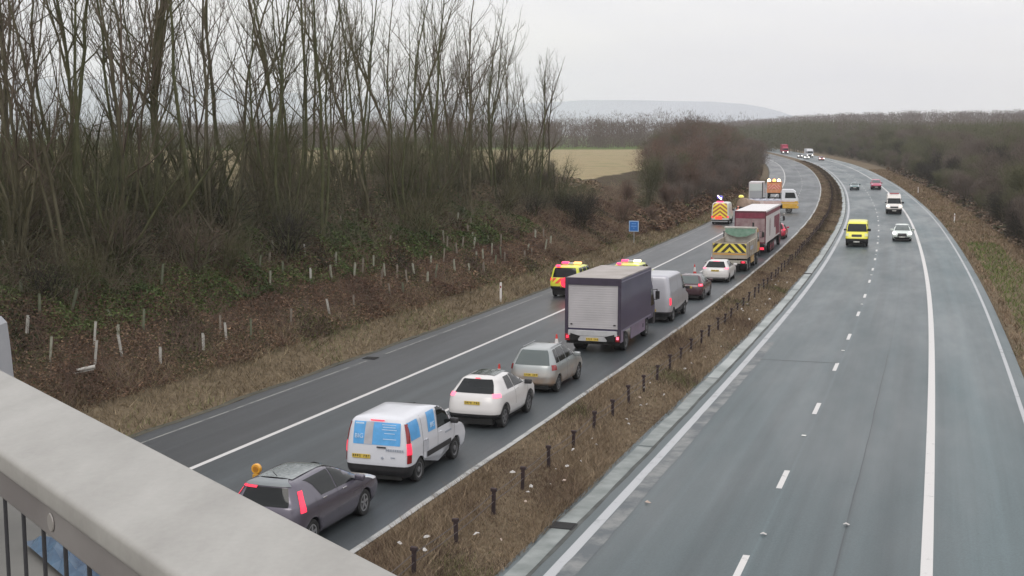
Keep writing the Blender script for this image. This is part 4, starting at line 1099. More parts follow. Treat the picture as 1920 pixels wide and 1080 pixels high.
# 3 white compact crossover
P_white2 = carpaint('pearl_white_paint', (0.64, 0.62, 0.61), 0.28, damt=0.06)
rows = [(.26, 3.85, .32, .20, .80), (.38, 4.05, .42, .03, .87), (.56, 4.12, .60, .0, .895), (.82, 4.10, .86, .05, .89), (1.00, 3.82, 1.04, .12, .86), (1.09, 3.25, 1.14, .20, .815), (1.36, 2.62, 1.38, .46, .69), (1.51, 2.22, 1.51, .57, .60), (1.585, 1.92, 1.57, .66, .49), (1.61, 1.6, 1.60, .95, .28), (1.62, 1.4, 1.61, 1.1, .04)]
juke, sh = make_car('crossover', 2.0, UQ, 'white compact crossover with dark lower bumper and dark roof panel behind the small white van', 'car', rows, P_white2, 4.12, 2.53, 0.35, n=4.0, split=1.5,
    side_w=[(5.15, 7.2, (1.15, 1.75), (1.25, 1.72)), (5.15, 7.3, (1.80, 3.10), (1.78, 2.25))], wind=(5.15, 7.2, .86, .84), rearw=(5.0, 7.3, .80, .82),
    tails=[(3.9, 5.05, .74, .985, M_brake_hot)], heads=[(4.2, 4.9, .7, .985)], mirror=(2.85, 1.05), seams=[(2.0, 5.1, 1.78, 1.78), (2.0, 5.1, 3.0, 3.15)], rov=0.72, plate_z=0.86, rim=M_rim_d, mirror_m=M_trim, handles=[(4.4, 2.05)], trim_ends=(0.55, 3.7))
mb = MB(); sh.patch_face(mb, 7.45, 7.75, 0, 0, -1, off=0.02, xb=(-.16, .16), xt=(-.16, .16), nu=3); mb.build('high_brake_light', M_brake, juke)
mb = MB()
vs = [(x, y, 1.622 - 0.02 * (abs(x) / .4) ** 2 - 0.03 * max(0, y - 1.7)) for y in np.linspace(1.0, 2.1, 6) for x in np.linspace(-.42, .42, 6)]
mb.add(vs, [(j * 6 + i, j * 6 + i + 1, (j + 1) * 6 + i + 1, (j + 1) * 6 + i) for j in range(5) for i in range(5)]); mb.build('roof_glass', M_glass_l, juke, smooth=True)

for yy_ in (0.72, 3.25):
    for sg in (-1, 1):
        mb = MB(); K2 = 14; vs = []
        for rad_ in (.405, .465):
            for i in range(K2 + 1):
                a = math.pi * (-.04 + 1.08 * i / K2); zz_ = .35 + rad_ * math.sin(a); tt_ = np.linspace(0, 5, 120); k_ = int(np.argmin([abs(sh.z_at(sh.ring(t), yy_) - zz_) for t in tt_]))
                vs.append(sh.side(tt_[k_], yy_ + rad_ * math.cos(a), sg, .012)[:2] + (zz_,))
        mb.add(vs, [(i, i + 1, K2 + 2 + i, K2 + 1 + i) for i in range(K2)]); mb.build('wheel_arch_trim', M_trim, juke)

# 4 silver people carrier
P_silver = carpaint('silver_green_paint', (0.31, 0.34, 0.345), 0.3, 0.3, dirt=(0.33, 0.22, 0.15), damt=1.1, top=0.95)
rows = [(.22, 4.0, .28, .16, .79), (.36, 4.20, .40, .0, .85), (.58, 4.28, .62, .0, .875), (.80, 4.12, .84, .05, .87), (.96, 3.75, .98, .09, .85), (1.05, 3.35, 1.06, .13, .82), (1.38, 2.70, 1.38, .34, .69), (1.54, 2.30, 1.53, .45, .60), (1.61, 1.95, 1.585, .55, .48), (1.64, 1.6, 1.62, .9, .26), (1.64, 1.4, 1.635, 1.1, .04)]
pic, sh = make_car('people_carrier', 8.4, UQ - 0.05, 'dirty silver people carrier between the white crossover and the purple box lorry', 'car', rows, P_silver, 4.28, 2.76, 0.315, n=4.2,
    side_w=[(5.15, 7.2, (0.52, 0.92), (0.72, 0.98)), (5.15, 7.3, (0.98, 1.78), (1.04, 1.72)), (5.15, 7.3, (1.85, 3.0), (1.79, 2.35))], wind=(5.15, 7.2, .86, .84), rearw=(4.75, 7.2, .80, .82), glass=M_glass_l,
    tails=[(3.2, 5.0, .86, .992, M_tail)], heads=[(3.2, 4.6, .7, .985)], mirror=(2.9, 1.02), seams=[(1.2, 5.1, 1.81, 1.81), (1.2, 5.1, 2.95, 3.05)], rov=0.74, plate_z=0.70, rim=M_rim_d, handles=[(4.3, 1.25), (4.3, 2.1)])
for o in pic.children:
    if o.name.startswith('side_window'): o.data.materials[0] = M_glass
for sg in (-1, 1):
    mb = MB(); mb.tube((sg * .53, .75, 1.615), (sg * .53, 2.2, 1.625), 0.014, 6); mb.build('roof_rail', M_steel, pic)

# 6 silver grey panel van ahead of the lorry
P_vang = carpaint('silver_grey_van_paint', (0.44, 0.44, 0.48), 0.35, 0.3, dirt=(0.30, 0.26, 0.25), damt=0.45, top=1.6)
rows = [(.30, 5.10, .34, .10, .92), (.50, 5.38, .52, .0, .98), (.80, 5.45, .80, .0, 1.0), (1.05, 5.25, 1.05, .01, 1.0), (1.22, 4.75, 1.25, .02, .99), (1.60, 4.45, 1.60, .05, .96), (2.05, 3.95, 2.05, .10, .90), (2.32, 3.60, 2.34, .15, .83), (2.43, 3.2, 2.43, .22, .72), (2.48, 2.6, 2.47, .6, .40), (2.48, 2.2, 2.48, 1.2, .05)]
mast, sh = make_car('panel_van', 28.9, UQ + 0.08, 'silver grey high panel van ahead of the purple box lorry', 'van', rows, P_vang, 5.45, 3.3, 0.35, n=8, split=1.2,
    side_w=[(4.6, 6.6, (3.55, 4.62), (3.50, 4.05))], wind=(4.3, 6.5, .88, .85), tails=[(2.5, 4.2, .94, .995, M_brake)], heads=[(3, 4.0, .7, .985)], rov=1.0, spokes=0, rim=M_rim_d, plate_z=0.66, seams=[(2.2, 7, 2.2, 2.2), (2.2, 7, 3.45, 3.45)], mirror=(4.55, 1.35), mirror_m=M_trim)
mb = MB()
for (t0, t1, ya, yb) in [(4.9, 7.0, .35, 2.1), (4.9, 7.0, 2.3, 3.35)]:
    pass
sh.patch_face(mb, 2.0, 7.0, 0, 0, -1, off=0.004, xb=(-.012, .012), xt=(-.012, .012), nu=1, nt=10); mb.build('rear_door_gap', M_seam, mast)
mb = MB(); sh.patch_side(mb, 4.55, 4.75, (.2, 3.4), (.2, 3.4), 1, off=0.012, nt=2); sh.patch_side(mb, 4.55, 4.75, (.2, 3.4), (.2, 3.4), -1, off=0.012, nt=2); mb.build('side_crease', P_vang, mast)

# 7 dark red hatchback with brake lights
P_dark = carpaint('dark_maroon_paint', (0.055, 0.022, 0.03), 0.25, 0.2, dirt=(0.12, 0.09, 0.09), damt=0.3)
def hatch_rows(L, H=1.46, W=.87, back=.0):
    return [(.20, L - .30, .24, .18, W - .08), (.34, L - .08, .38, .02, W - .02), (.56, L, .58, .0, W), (.74, L - .12, .80, .03, W), (.86, L - .45, .93, .08, W - .02), (.94, L - 1.0, 1.0, .14, W - .05), (H - .22, L - 1.65, H - .22, .42 + back, W - .19), (H - .07, L - 2.05, H - .08, .58 + back, W - .28), (H - .02, L - 2.35, H - .03, .72 + back, W - .38), (H, L - 2.6, H - .005, 1.0 + back, W - .6), (H, L - 2.75, H, 1.2 + back, .04)]
dk, sh = make_car('hatchback', 39.3, UQ + 0.15, 'dark maroon hatchback with bright brake light between the silver van and the white hatchback', 'car', hatch_rows(4.0, 1.48), P_dark, 4.0, 2.5, 0.31, n=4.5,
    side_w=[(5.15, 7.0, (.95, 1.8), (1.05, 1.7)), (5.15, 7.1, (1.86, 2.95), (1.76, 2.05))], wind=(5.15, 7.2, .86, .84), rearw=(4.9, 7.2, .80, .82), glass=M_glass_l, tails=[(3.4, 4.9, .72, .985, M_brake), (3.7, 4.6, .80, .95, M_brake_hot)], mirror=(2.7, .95), rov=.7, rim=M_rim_d)
# 8 white hatchback
wh, sh = make_car('hatchback', 49.9, UQ + 0.2, 'white hatchback with lit brake lights right behind the tipper lorry', 'car', hatch_rows(4.3, 1.46, .89), P_white2, 4.3, 2.65, 0.32, n=4.5,
    side_w=[(5.15, 7.0, (.9, 1.95), (1.05, 1.85)), (5.15, 7.1, (2.0, 3.2), (1.9, 2.3))], wind=(5.15, 7.2, .86, .84), rearw=(5.1, 7.1, .82, .80), tails=[(4.0, 5.1, .72, .985, M_brake_hot)], mirror=(2.95, .95), rov=.75, rim=M_rim_d, plate_z=.82)
mb = MB(); sh.patch_face(mb, 7.2, 7.6, 0, 0, -1, off=0.02, xb=(-.35, .35), xt=(-.35, .35), nu=4); mb.build('high_brake_light', M_brake_hot, wh)
# small red car ahead of the white and red box lorry
P_red = carpaint('red_paint', (0.42, 0.02, 0.06), 0.25, damt=0.2)
rc, sh = make_car('hatchback', 92.5, UQ + 0.45, 'small red hatchback just ahead of the white and red box lorry', 'car', hatch_rows(3.8, 1.5, .84), P_red, 3.8, 2.4, 0.30, n=4.5,
    side_w=[(5.15, 7.0, (.9, 1.7), (1.0, 1.6)), (5.15, 7.1, (1.75, 2.75), (1.65, 1.95))], wind=(5.15, 7.2, .86, .84), rearw=(4.9, 7.2, .80, .82), tails=[(3.6, 5.0, .74, .985, M_brake)], mirror=(2.5, .95), rov=.65, rim=M_rim_d)

# 15 yellow patrol 4x4 on the hard shoulder
def chev_yellow(name, pitch, x0=0): return chevron_mat(name, (0.75, 0.13, 0.05), (0.72, 0.72, 0.05), pitch, 1.0, 0.5, x0=x0)
P_lime = carpaint('fluorescent_yellow_paint', (0.68, 0.72, 0.06), 0.4, damt=0.08)
rows44 = [(.42, 4.55, .45, .12, .86), (.60, 4.75, .60, .0, .92), (.80, 4.80, .80, .0, .94), (.98, 4.72, 1.0, .02, .94), (1.10, 4.30, 1.12, .04, .92), (1.18, 3.55, 1.20, .07, .90), (1.55, 3.05, 1.58, .16, .82), (1.76, 2.75, 1.78, .22, .76), (1.84, 2.4, 1.85, .3, .66), (1.88, 2.0, 1.88, .6, .4), (1.89, 1.8, 1.89, .9, .04)]
def patrol(s, u, label, hot):
    o, sh = make_car('patrol_car', s, u, label, 'patrol vehicle', rows44, P_lime, 4.8, 2.8, 0.38, n=8, split=1.4,
        side_w=[(5.2, 7.1, (.35, 1.15), (.42, 1.12)), (5.2, 7.1, (1.25, 2.1), (1.22, 2.05)), (5.2, 7.1, (2.2, 3.25), (2.15, 2.75))], wind=(5.2, 7.2, .88, .86), rearw=(5.1, 7.2, .84, .84), tails=[(3.2, 5.0, .90, .99, M_brake)], mirror=(3.3, 1.15), rov=.95, rim=M_rim_d, spokes=5, plate_z=0.7)
    ch = MB(); sh.patch_face(ch, 2.3, 4.9, .80, .80, -1, off=0.014); ch.build('rear_chevrons', chevron_mat('red_yellow_chevrons', (0.78, 0.10, 0.05), (0.75, 0.72, 0.06), 0.42, 1.0), o)
    lb = MB(); lb.box(-.60, .60, 1.55, 1.80, 1.90, 2.00, ch=0.03); b_ = lb.build('light_bar', mat('beacon_lens_white', (0.5, 0.5, 0.55), 0.2), o)
    for (xa, xb, mt) in [(-.60, -.18, M_redb), (.16, .60, M_amber_hot if hot else M_amber)]:
        q = MB(); q.box(xa, xb, 1.53, 1.82, 1.915, 2.045, ch=0.03); q.build('flashing_lamp', mt, b_)
    q = MB(); q.box(-.55, -.30, 0.02, 0.30, 1.86, 1.97, ch=0.02); q.build('rear_beacon', M_redb, o)
    sp_ = MB(); sp_.lathe((0.1, -0.17, 0.95), 'y', [(0, .10), (0.0, .30), (.14, .30), (.16, .1)], 20); sp_.build('rear_lamp_cover', M_brake if not hot else M_amber, o)
    return o
patrol(38.3, -17.15, 'fluorescent yellow patrol four by four with red and amber beacons on the left hard shoulder', False)
patrol(40.9, -14.0, 'patrol four by four hidden behind the purple box lorry, only its flashing beacons showing', True)

# 14 incident support van with chevrons
P_cream = carpaint('cream_white_paint', (0.66, 0.66, 0.58), 0.35, damt=0.2)
rows_v = [(.32, 5.2, .36, .10, .92), (.52, 5.45, .54, .0, .99), (.80, 5.5, .80, .0, 1.01), (1.05, 5.3, 1.05, .01, 1.01), (1.25, 4.8, 1.30, .02, 1.0), (1.65, 4.5, 1.65, .04, .98), (2.10, 4.0, 2.10, .06, .95), (2.38, 3.65, 2.38, .10, .90), (2.50, 3.2, 2.50, .18, .80), (2.56, 2.6, 2.56, .5, .45), (2.57, 2.2, 2.57, 1.0, .05)]
sup, sh = make_car('support_van', 114.2, -17.75, 'support van with red and yellow chevrons on its back, on the left hard shoulder', 'van', rows_v, P_cream, 5.5, 3.4, 0.36, n=8, split=1.0,
    side_w=[(4.5, 6.6, (3.6, 4.7), (3.6, 4.1))], wind=(4.4, 6.4, .88, .85), tails=[(1.9, 2.7, .80, .98, M_brake)], rov=1.05, spokes=0, rim=M_rim_d, plate_z=None, mirror=(4.6, 1.4), mirror_m=M_trim)
ch = MB(); sh.patch_face(ch, 1.7, 7.5, .86, .84, -1, off=0.014, nt=8); ch.build('rear_chevrons', chevron_mat('red_amber_chevrons', (0.42, 0.13, 0.05), (0.88, 0.70, 0.06), 0.46, 0.75), sup)
q = MB(); q.box(-.55, .25, -0.05, 0.0, .60, .95, ch=0.02); q.build('lit_rear_lamps', mat('red_rear_glow', (0.7, 0.08, 0.04), 0.4, emit=(1, 0.08, 0.04), estr=0.9), sup)
mastb = MB(); mastb.tube((-.1, .6, 2.55), (-.1, .6, 3.0), .03, 8); mastb.box(-.42, .25, .5, .7, 2.62, 2.72, ch=.02); mo = mastb.build('beacon_mast', M_trim, sup)
q = MB(); q.lathe((-.1, .55, 2.98), 'z', [(0, .28), (.05, .34), (.28, .34), (.34, .22), (.35, .02)], 16); q.build('blue_beacon', M_blue_b, mo)
q = MB(); q.add([(-.40, .18, 3.34), (-.28, .18, 3.42), (.06, .18, 3.02), (-.06, .18, 2.94)], [(0, 1, 2, 3)]); q.box(-.02, .16, .16, .19, 2.86, 3.15); q.build('beacon_flash', mat('white_flash', (1, .95, 1), .3, emit=(.9, .75, 1), estr=1.5), mo)
q = MB(); q.box(-.42, .30, .42, .62, 2.50, 2.68, ch=.03); q.build('red_beacon', M_redb, sup)
# ladders, roof edge lamp of the support van
q = MB(); q.box(-.9, .9, 0.0, 0.04, .30, .42); q.build('rear_step', M_steel, sup)

# ------------------------------------------------------------------ lorries
def cab(root, y0, y1, w, zr, m, zb=0.9, glassz=(1.6, 2.45), lower=None, name='cab', rake=0.35, side_m=None):
    """box cab with raked screen, side windows, doors; faces +y"""
    mb = MB()
    prof = [(y0, zb), (y1 - .05, zb), (y1, zb + .25), (y1 - .02, glassz[0]), (y1 - rake, glassz[1] + .1), (y1 - rake - .35, zr), (y0 + .05, zr), (y0, zr - .1)]
    hw = w / 2
    n = len(prof); vs = []
    for x, ins in ((-hw, .0), (-hw + .06, 0), (hw - .06, 0), (hw, 0)):
        for (y, z) in prof:
            tz = max(0, (z - 1.5)) * 0.06
            sg = -1 if x < 0 else 1
            edge = abs(x) == hw
            vs.append((x - sg * tz, y - (0.05 if edge and y > (y0 + y1) / 2 else 0), z - (0.04 if edge and z > zr - .2 else 0)))
    fs = [tuple(range(n)), tuple(range(4 * n - 1, 3 * n - 1, -1))]
    for k in range(3): fs += [(k * n + i, (k + 1) * n + i, (k + 1) * n + (i + 1) % n, k * n + (i + 1) % n) for i in range(n)]
    mb.add(vs, fs)
    c = mb.build(name, m, root)
    for sg in (1, -1):
        g = MB(); yb = y1 - .28; xa = sg * (hw - (glassz[0] - 1.5) * .06 + .008); xb = sg * (hw - (glassz[1] - 1.5) * .06 + .008)
        g.add([(xa, y0 + .45, glassz[0]), (xa, yb, glassz[0]), (xb, yb - rake * .7, glassz[1]), (xb, y0 + .5, glassz[1])], [(0, 1, 2, 3)]); g.build('side_window', M_glass, c)
    g = MB(); g.add([(-hw + .12, y1 + .012, glassz[0] + .02), (hw - .12, y1 + .012, glassz[0] + .02), (hw - .2, y1 - rake + .015, glassz[1] + .06), (-hw + .2, y1 - rake + .015, glassz[1] + .06)], [(0, 1, 2, 3)]); g.build('windscreen', M_glass, c)
    if lower:
        b_ = MB(); b_.box(-hw - .01, hw + .01, y1 - .45, y1 + .03, zb - .35, zb + .22, ch=.04); b_.build('bumper', lower, c)
    return c
def big_mirror(root, x, y, z, sg):
    mb = MB(); mb.tube((x, y, z + .35), (x + sg * .22, y + .08, z + .38), .018, 6); mb.tube((x, y, z - .1), (x + sg * .22, y + .08, z - .12), .018, 6); mb.tube((x + sg * .22, y + .08, z + .40), (x + sg * .22, y + .08, z - .14), .018, 6)
    mb.box(x + sg * .14, x + sg * .34, y + .06, y + .16, z - .10, z + .30, ch=.03); mb.build('wing_mirror', M_trim, root)

# 5 purple box lorry
P_purple = mat('purple_box_panel', (0.036, 0.030, 0.072), 0.42, col2=(0.056, 0.046, 0.098), vscale=0.45, coat=0.3)
P_purple_d = mat('dark_purple_frame', (0.040, 0.030, 0.052), 0.5, var=0.15)
P_mauve = mat('mauve_skirt_panel', (0.21, 0.155, 0.225), 0.45, col2=(0.165, 0.13, 0.18), vscale=1.2)
M_roofb = mat('dirty_translucent_roof', (0.30, 0.265, 0.235), 0.6, col2=(0.40, 0.36, 0.34), vscale=0.9)
M_shutter = mat('pale_roller_shutter', (0.38, 0.365, 0.375), 0.5, col2=(0.46, 0.44, 0.45), vscale=0.9)
lor = vehicle('box_lorry', 18.2, UQ - 0.28, 'purple box lorry with a pale grey roller shutter at the back', 'lorry')
hw = 1.24; z0, z1 = 0.98, 3.30; Lb = 6.3
mb = MB(); mb.box(-hw, hw, 0.06, Lb, z0, z1 - .03); mb.build('cargo_box', P_purple, lor)
mb = MB(); mb.box(-hw + .05, hw - .05, .05, Lb - .05, z1 - .03, z1 + .015); mb.build('box_roof', M_roofb, lor)
mb = MB()
mb.box(-hw - .015, -hw + .13, -.03, .07, .62, z1 + .01, ch=.02); mb.box(hw - .13, hw + .015, -.03, .07, .62, z1 + .01, ch=.02); mb.box(-hw + .131, hw - .131, -.028, .07, z1 - .30, z1 + .005)
mb.build('rear_frame', P_purple_d, lor)
mb = MB()
for sg in (-1, 1): mb.box(sg * (hw + .018), sg * (hw - .03), .05, Lb, z1 - .16, z1 - .11); mb.box(sg * (hw + .012), sg * (hw - .02), .05, Lb, z0 - .01, z0 + .07)
mb.build('side_rails', mat('grey_mauve_rail', (0.20, 0.18, 0.25), 0.4, .2), lor)
mb = MB(); zz = np.linspace(1.10, z1 - .30, 38); vs = []
for k, z in enumerate(zz):
    yy = .02 + (.004 if k % 2 else 0); vs += [(-hw + .131, yy, z), (hw - .131, yy, z)]
mb.add(vs, [(2 * k, 2 * k + 1, 2 * k + 3, 2 * k + 2) for k in range(37)]); mb.build('roller_shutter', M_shutter, lor)
mb = MB(); mb.box(-1.0, -.92, -.02, .01, 1.25, 1.30); mb.box(.92, 1.02, -.02, .01, 1.25, 1.30); mb.build('shutter_catch', M_trim, lor)
mb = MB(); mb.box(-hw + .14, hw - .14, -.07, .03, .78, 1.02, ch=.02); mb.prism([(-.62, .55), (.62, .55), (.75, .80), (-.75, .80)], 'y', -.05, .0); mb.build('tail_lift', mat('pale_grey_tail_lift', (0.42, 0.42, 0.43), 0.5, var=.1), lor)
mb = MB()
for sg in (-1, 1): mb.prism([(sg * .55, .76), (sg * .98, .88), (sg * 1.0, .56), (sg * .70, .56)], 'y', -.10, .05)
mb.box(-hw + .05, hw - .05, .02, .12, .42, .56); mb.build('lift_bracket', M_under, lor)
for sg in (-1, 1):
    q = MB(); q.box(sg * 1.03, sg * 1.22, -.065, -.032, .56, .84, ch=.01); t_ = q.build('tail_light', M_tail, lor)
    q = MB(); q.box(sg * 1.07, sg * 1.18, -.075, -.064, .66, .78); q.build('brake_lamp', M_brake_hot if sg == 1 else M_brake, t_)
plate(lor, 0, -.09, .64, .56, .13)
for sg in (-1, 1):
    mb = MB(); mb.box(sg * (hw - .05), sg * (hw - .02), .12, .62, .50, .97); mb.build('rear_skirt', P_mauve, lor); mb = MB(); mb.box(sg * (hw - .05), sg * (hw - .02), 2.15, 5.1, .42, .97); mb.build('side_skirt', P_mauve, lor)
    mb = MB(); mb.box(sg * (hw - .016), sg * (hw - .006), 4.55, 4.72, .62, .80); mb.build('filler_cap', P_purple_d, lor)
mb = MB(); mb.box(-.45, .45, .2, 7.0, .55, .95); mb.box(-1.0, 1.0, 1.1, 1.4, .5, .75); mb.build('chassis', M_under, lor)
for sg in (-1, 1):
    add_wheel(lor, sg * 1.17, 1.45, .42, .25, sg, M_rim_d, 0, dual=True); add_wheel(lor, sg * 1.12, 5.95, .42, .25, sg, M_rim_d, 0)
    big_mirror(lor, sg * 1.12, 7.15, 1.75, sg)
cab(lor, 6.36, 7.95, 2.2, 2.65, P_purple, .75, (1.35, 2.15), M_trim)
# 9 tipper
P_buff = mat('buff_tipper_steel', (0.30, 0.25, 0.19), 0.6, col2=(0.40, 0.36, 0.31), vscale=1.1)
tip = vehicle('tipper_lorry', 57.8, UQ + 0.12, 'tipper lorry with black and yellow chevrons on its tailboard and a green sheet', 'lorry')
hw = 1.25
mb = MB(); mb.box(-hw, -hw + .07, .03, 6.3, 1.0, 2.12); mb.box(hw - .07, hw, .03, 6.3, 1.0, 2.12); mb.box(-hw + .07, hw - .07, .08, 6.3, 1.0, 1.12)
for k in range(6):
    for sg in (-1, 1): mb.box(sg * hw, sg * (hw + .05), .15 + k * 1.2, .27 + k * 1.2, 1.02, 2.12)
mb.build('tipper_body', P_buff, tip)
mb = MB(); mb.box(-hw + .02, hw - .02, 6.30, 6.42, 1.0, 2.85, ch=.01); mb.box(-hw, hw, 6.22, 6.5, 2.80, 2.92, ch=.02); mb.build('headboard', mat('pale_headboard_rim', (0.52, 0.50, 0.46), .5, var=.15), tip)
mb = MB(); V_ = []
for j in range(6):
    for i in range(11):
        x = -hw + .1 + (2 * hw - .2) * i / 10; f = j / 5
        sag = (1 - (abs(x) / hw) ** 2)
        V_.append((x, 6.25 - f * .35 - .12 * sag, 2.80 - f * (0.22 + .42 * sag) - .02 * math.sin(i * 2.1 + j)))
mb.add(V_, [(j * 11 + i, j * 11 + i + 1, (j + 1) * 11 + i + 1, (j + 1) * 11 + i) for j in range(5) for i in range(10)]); mb.build('rolled_sheet', mat('green_sheet', (0.075, 0.15, 0.10), .7, col2=(0.13, .21, .16), vscale=3), tip, smooth=True)
mb = MB(); mb.box(-hw + .08, hw - .08, .3, 6.2, 1.12, 1.75); mb.build('load', mat('earth_load', (0.16, 0.125, 0.095), .95, col2=(0.28, .23, .18), vscale=4, bump=.6), tip)
mb = MB(); mb.box(-hw, hw, -.03, .03, .98, 2.12, ch=.01); tb = mb.build('tailboard', P_buff, tip)
mb = MB(); mb.box(-hw + .06, hw - .06, -.045, -.031, 1.42, 2.06); mb.build('chevron_panel', chevron_mat('black_yellow_chevrons', (0.80, 0.66, 0.09), (0.035, 0.03, 0.025), 0.52, 1.0, 0.48), tb)
mb = MB(); mb.box(-hw + .05, hw - .05, -.05, -.031, 1.25, 1.36); mb.build('orange_strip', mat('orange_strip_paint', (0.55, 0.30, 0.08), .5), tb)
mb = MB(); mb.box(-hw, hw, -.10, .0, .62, .86, ch=.02); mb.build('rear_bumper', mat('grey_beige_bumper', (0.33, .31, .27), .6, var=.2), tip)
for sg in (-1, 1):
    q = MB(); q.box(sg * .80, sg * 1.20, -.13, -.101, .64, .84, ch=.01); t_ = q.build('tail_light', M_tail, tip)
    q = MB(); q.box(sg * .90, sg * 1.10, -.14, -.13, .68, .80); q.build('brake_lamp', M_brake, t_)
mb = MB(); mb.box(-.5, .5, .1, 8.2, .55, .98); mb.build('chassis', M_under, tip)
for sg in (-1, 1):
    for y in (1.0, 2.35, 5.6, 7.3): add_wheel(tip, sg * 1.2, y, .50, .28, sg, M_rim_d, 0, dual=y < 3)
    mb = MB(); mb.box(sg * 1.0, sg * 1.22, 3.1, 4.9, .45, .95); mb.build('side_guard', mat('orange_side_guard', (0.50, 0.33, 0.14), .5, var=.2), tip)
    mb = MB(); mb.box(sg * (hw + .052), sg * (hw + .056), 1.6, 3.4, 1.5, 1.78); mb.build('side_lettering_panel', mat('blue_grey_print', (0.25, .29, .42), .5, col2=(0.45, .45, .45), vscale=9), tip)
P_orange = mat('orange_cab_paint', (0.50, 0.30, 0.10), .4, var=.1)
cab(tip, 6.7, 8.75, 2.45, 2.75, P_orange, .95, (1.7, 2.45), M_trim)
mb = MB(); mb.tube((.92, 6.58, 1.2), (.92, 6.58, 3.25), .07, 8); mb.build('exhaust_stack', M_trim, tip)
for sg in (-1, 1): big_mirror(tip, sg * 1.24, 8.4, 2.1, sg)
# 10 white and red box lorry
M_maroon = mat('maroon_panel', (0.19, 0.028, 0.052), .5, var=.2)
M_boxw = mat('white_box_panel', (0.62, 0.58, 0.58), .45, var=.05)
big = vehicle('box_lorry', 71.4, UQ + 0.06, 'tall white and red box lorry ahead of the tipper lorry', 'lorry')
hw = 1.27; z0, z1 = 1.10, 3.78; Lb = 13.2
mb = MB(); mb.box(-hw, hw, .05, Lb, z0, z1 - .02); mb.build('cargo_box', M_boxw, big)
mb = MB(); mb.box(-hw + .03, hw - .03, .03, Lb - .03, z1 - .02, z1 + .02); mb.build('box_roof', mat('clean_white_roof', (0.70, .68, .67), .5, var=.04, vscale=.6), big)
mb = MB()
mb.box(-hw - .01, -hw + .07, -.02, .06, z0, z1, ch=.01); mb.box(hw - .07, hw + .01, -.02, .06, z0, z1, ch=.01); mb.box(-hw + .071, hw - .071, -.018, .06, z1 - .16, z1 - .005); mb.box(-hw + .071, hw - .071, -.018, .06, z0, z0 + .12)
mb.build('rear_frame', mat('dark_maroon_frame', (0.10, .018, .03), .5), big)
M_rdoor = mat('dusty_pink_door', (0.33, 0.25, 0.25), .5, col2=(0.22, .13, .14), vscale=1.6)
for sg in (-1, 1):
    mb = MB(); mb.box(sg * .012, sg * (hw - .075), -.012, .04, z0 + .125, z1 - .62); mb.box(sg * .3, sg * .33, -.035, -.013, z0 + .2, z1 - .7); mb.box(sg * .85, sg * .88, -.035, -.013, z0 + .2, z1 - .7); mb.build('rear_door', M_rdoor, big)
mb = MB(); mb.box(-hw + .075, hw - .075, -.014, .04, z1 - .61, z1 - .165); mb.build('rear_header_panel', M_maroon, big)
for sg in (-1, 1):
    X0, X1 = sg * (hw + .004), sg * (hw + .012)
    mb = MB(); mb.box(X0, X1, .1, Lb - .05, z1 - .42, z1 - .12); mb.box(X0, X1, 7.6, 9.0, 2.0, 3.0); mb.box(X0, X1, 9.2, 12.7, 1.25, 3.0)
    mb.build('side_graphics', M_maroon, big)
    mb = MB(); mb.lathe((sg * (hw + .014), 3.6, 2.3), 'x', [(0, .75), (sg * .006, .72), (sg * .006, .42), (0, .40)], 24); mb.box(X0, sg * (hw + .016), 3.2, 4.0, 1.55, 2.9); mb.build('side_emblem', mat('grey_pink_emblem', (0.40, .34, .35), .5, var=.2, vscale=6), big)
mb = MB(); mb.box(-.5, .5, .2, 15, .65, 1.05); mb.box(-1.2, 1.2, .05, .25, .50, 1.05); mb.build('chassis', M_under, big)
for sg in (-1, 1):
    q = MB(); q.box(sg * .75, sg * 1.15, -.02, .045, .60, .78, ch=.01); q.build('tail_light', M_brake if sg == 1 else M_tail, big)
    for y in (5.2, 6.6, 8.0, 14.2): add_wheel(big, sg * 1.22, y, .50, .28, sg, mat('red_hub', (.30, .05, .07), .5), 0)
cab(big, 13.35, 15.4, 2.45, 3.4, M_maroon, .95, (1.8, 2.6), M_trim)
for sg in (-1, 1): big_mirror(big, sg * 1.24, 15.0, 2.3, sg)
# 12 dropside lorry standing across the lanes
P_cabw = mat('white_cab_paint', (0.66, 0.67, 0.70), .35, var=.04)
M_amp = mat('amber_yellow_band', (0.62, 0.36, 0.05), .4, var=.12)
M_pink = mat('pink_white_strip', (0.55, .36, .34), .5, col2=(.66, .60, .58), vscale=2)
px_, py_, pz_ = plan(141.5, -10.2)
acr = empty('dropside_lorry', (0, 0, 0), (0, 0, heading(141.5) - math.pi / 2 + .03), 'white dropside lorry with amber lower cab standing across both lanes ahead of the queue', 'lorry')
d_ = Vector((math.cos(heading(141.5) + .03), math.sin(heading(141.5) + .03), 0))
acr.location = Vector((float(px_), float(py_), float(pz_))) - d_ * 7.0
hw = 1.12
cab(acr, 4.75, 6.95, 2.24, 3.15, P_cabw, 1.25, (2.0, 2.75), None)
mb = MB(); mb.box(-hw - .012, hw + .012, 4.9, 7.0, .62, 1.28, ch=.05); mb.box(-hw - .014, hw + .014, 4.75, 6.92, 1.28, 1.62, ch=.02); mb.build('amber_band', M_amp, acr)
mb = MB(); mb.box(-hw - .016, hw + .016, 4.75, 6.5, 1.50, 1.68); mb.build('pale_band', M_pink, acr)
mb = MB(); mb.box(-hw, hw, .0, 4.7, 1.02, 1.12); mb.box(-hw, -hw + .04, .0, 4.7, 1.12, 1.62); mb.box(hw - .04, hw, .0, 4.7, 1.12, 1.62); mb.box(-hw, hw, 0, .04, 1.12, 1.62); mb.build('dropside_body', M_pink, acr)
mb = MB()
for sg in (-1, 1): mb.box(sg * hw, sg * (hw - .06), 0, 4.7, 1.622, 1.80)
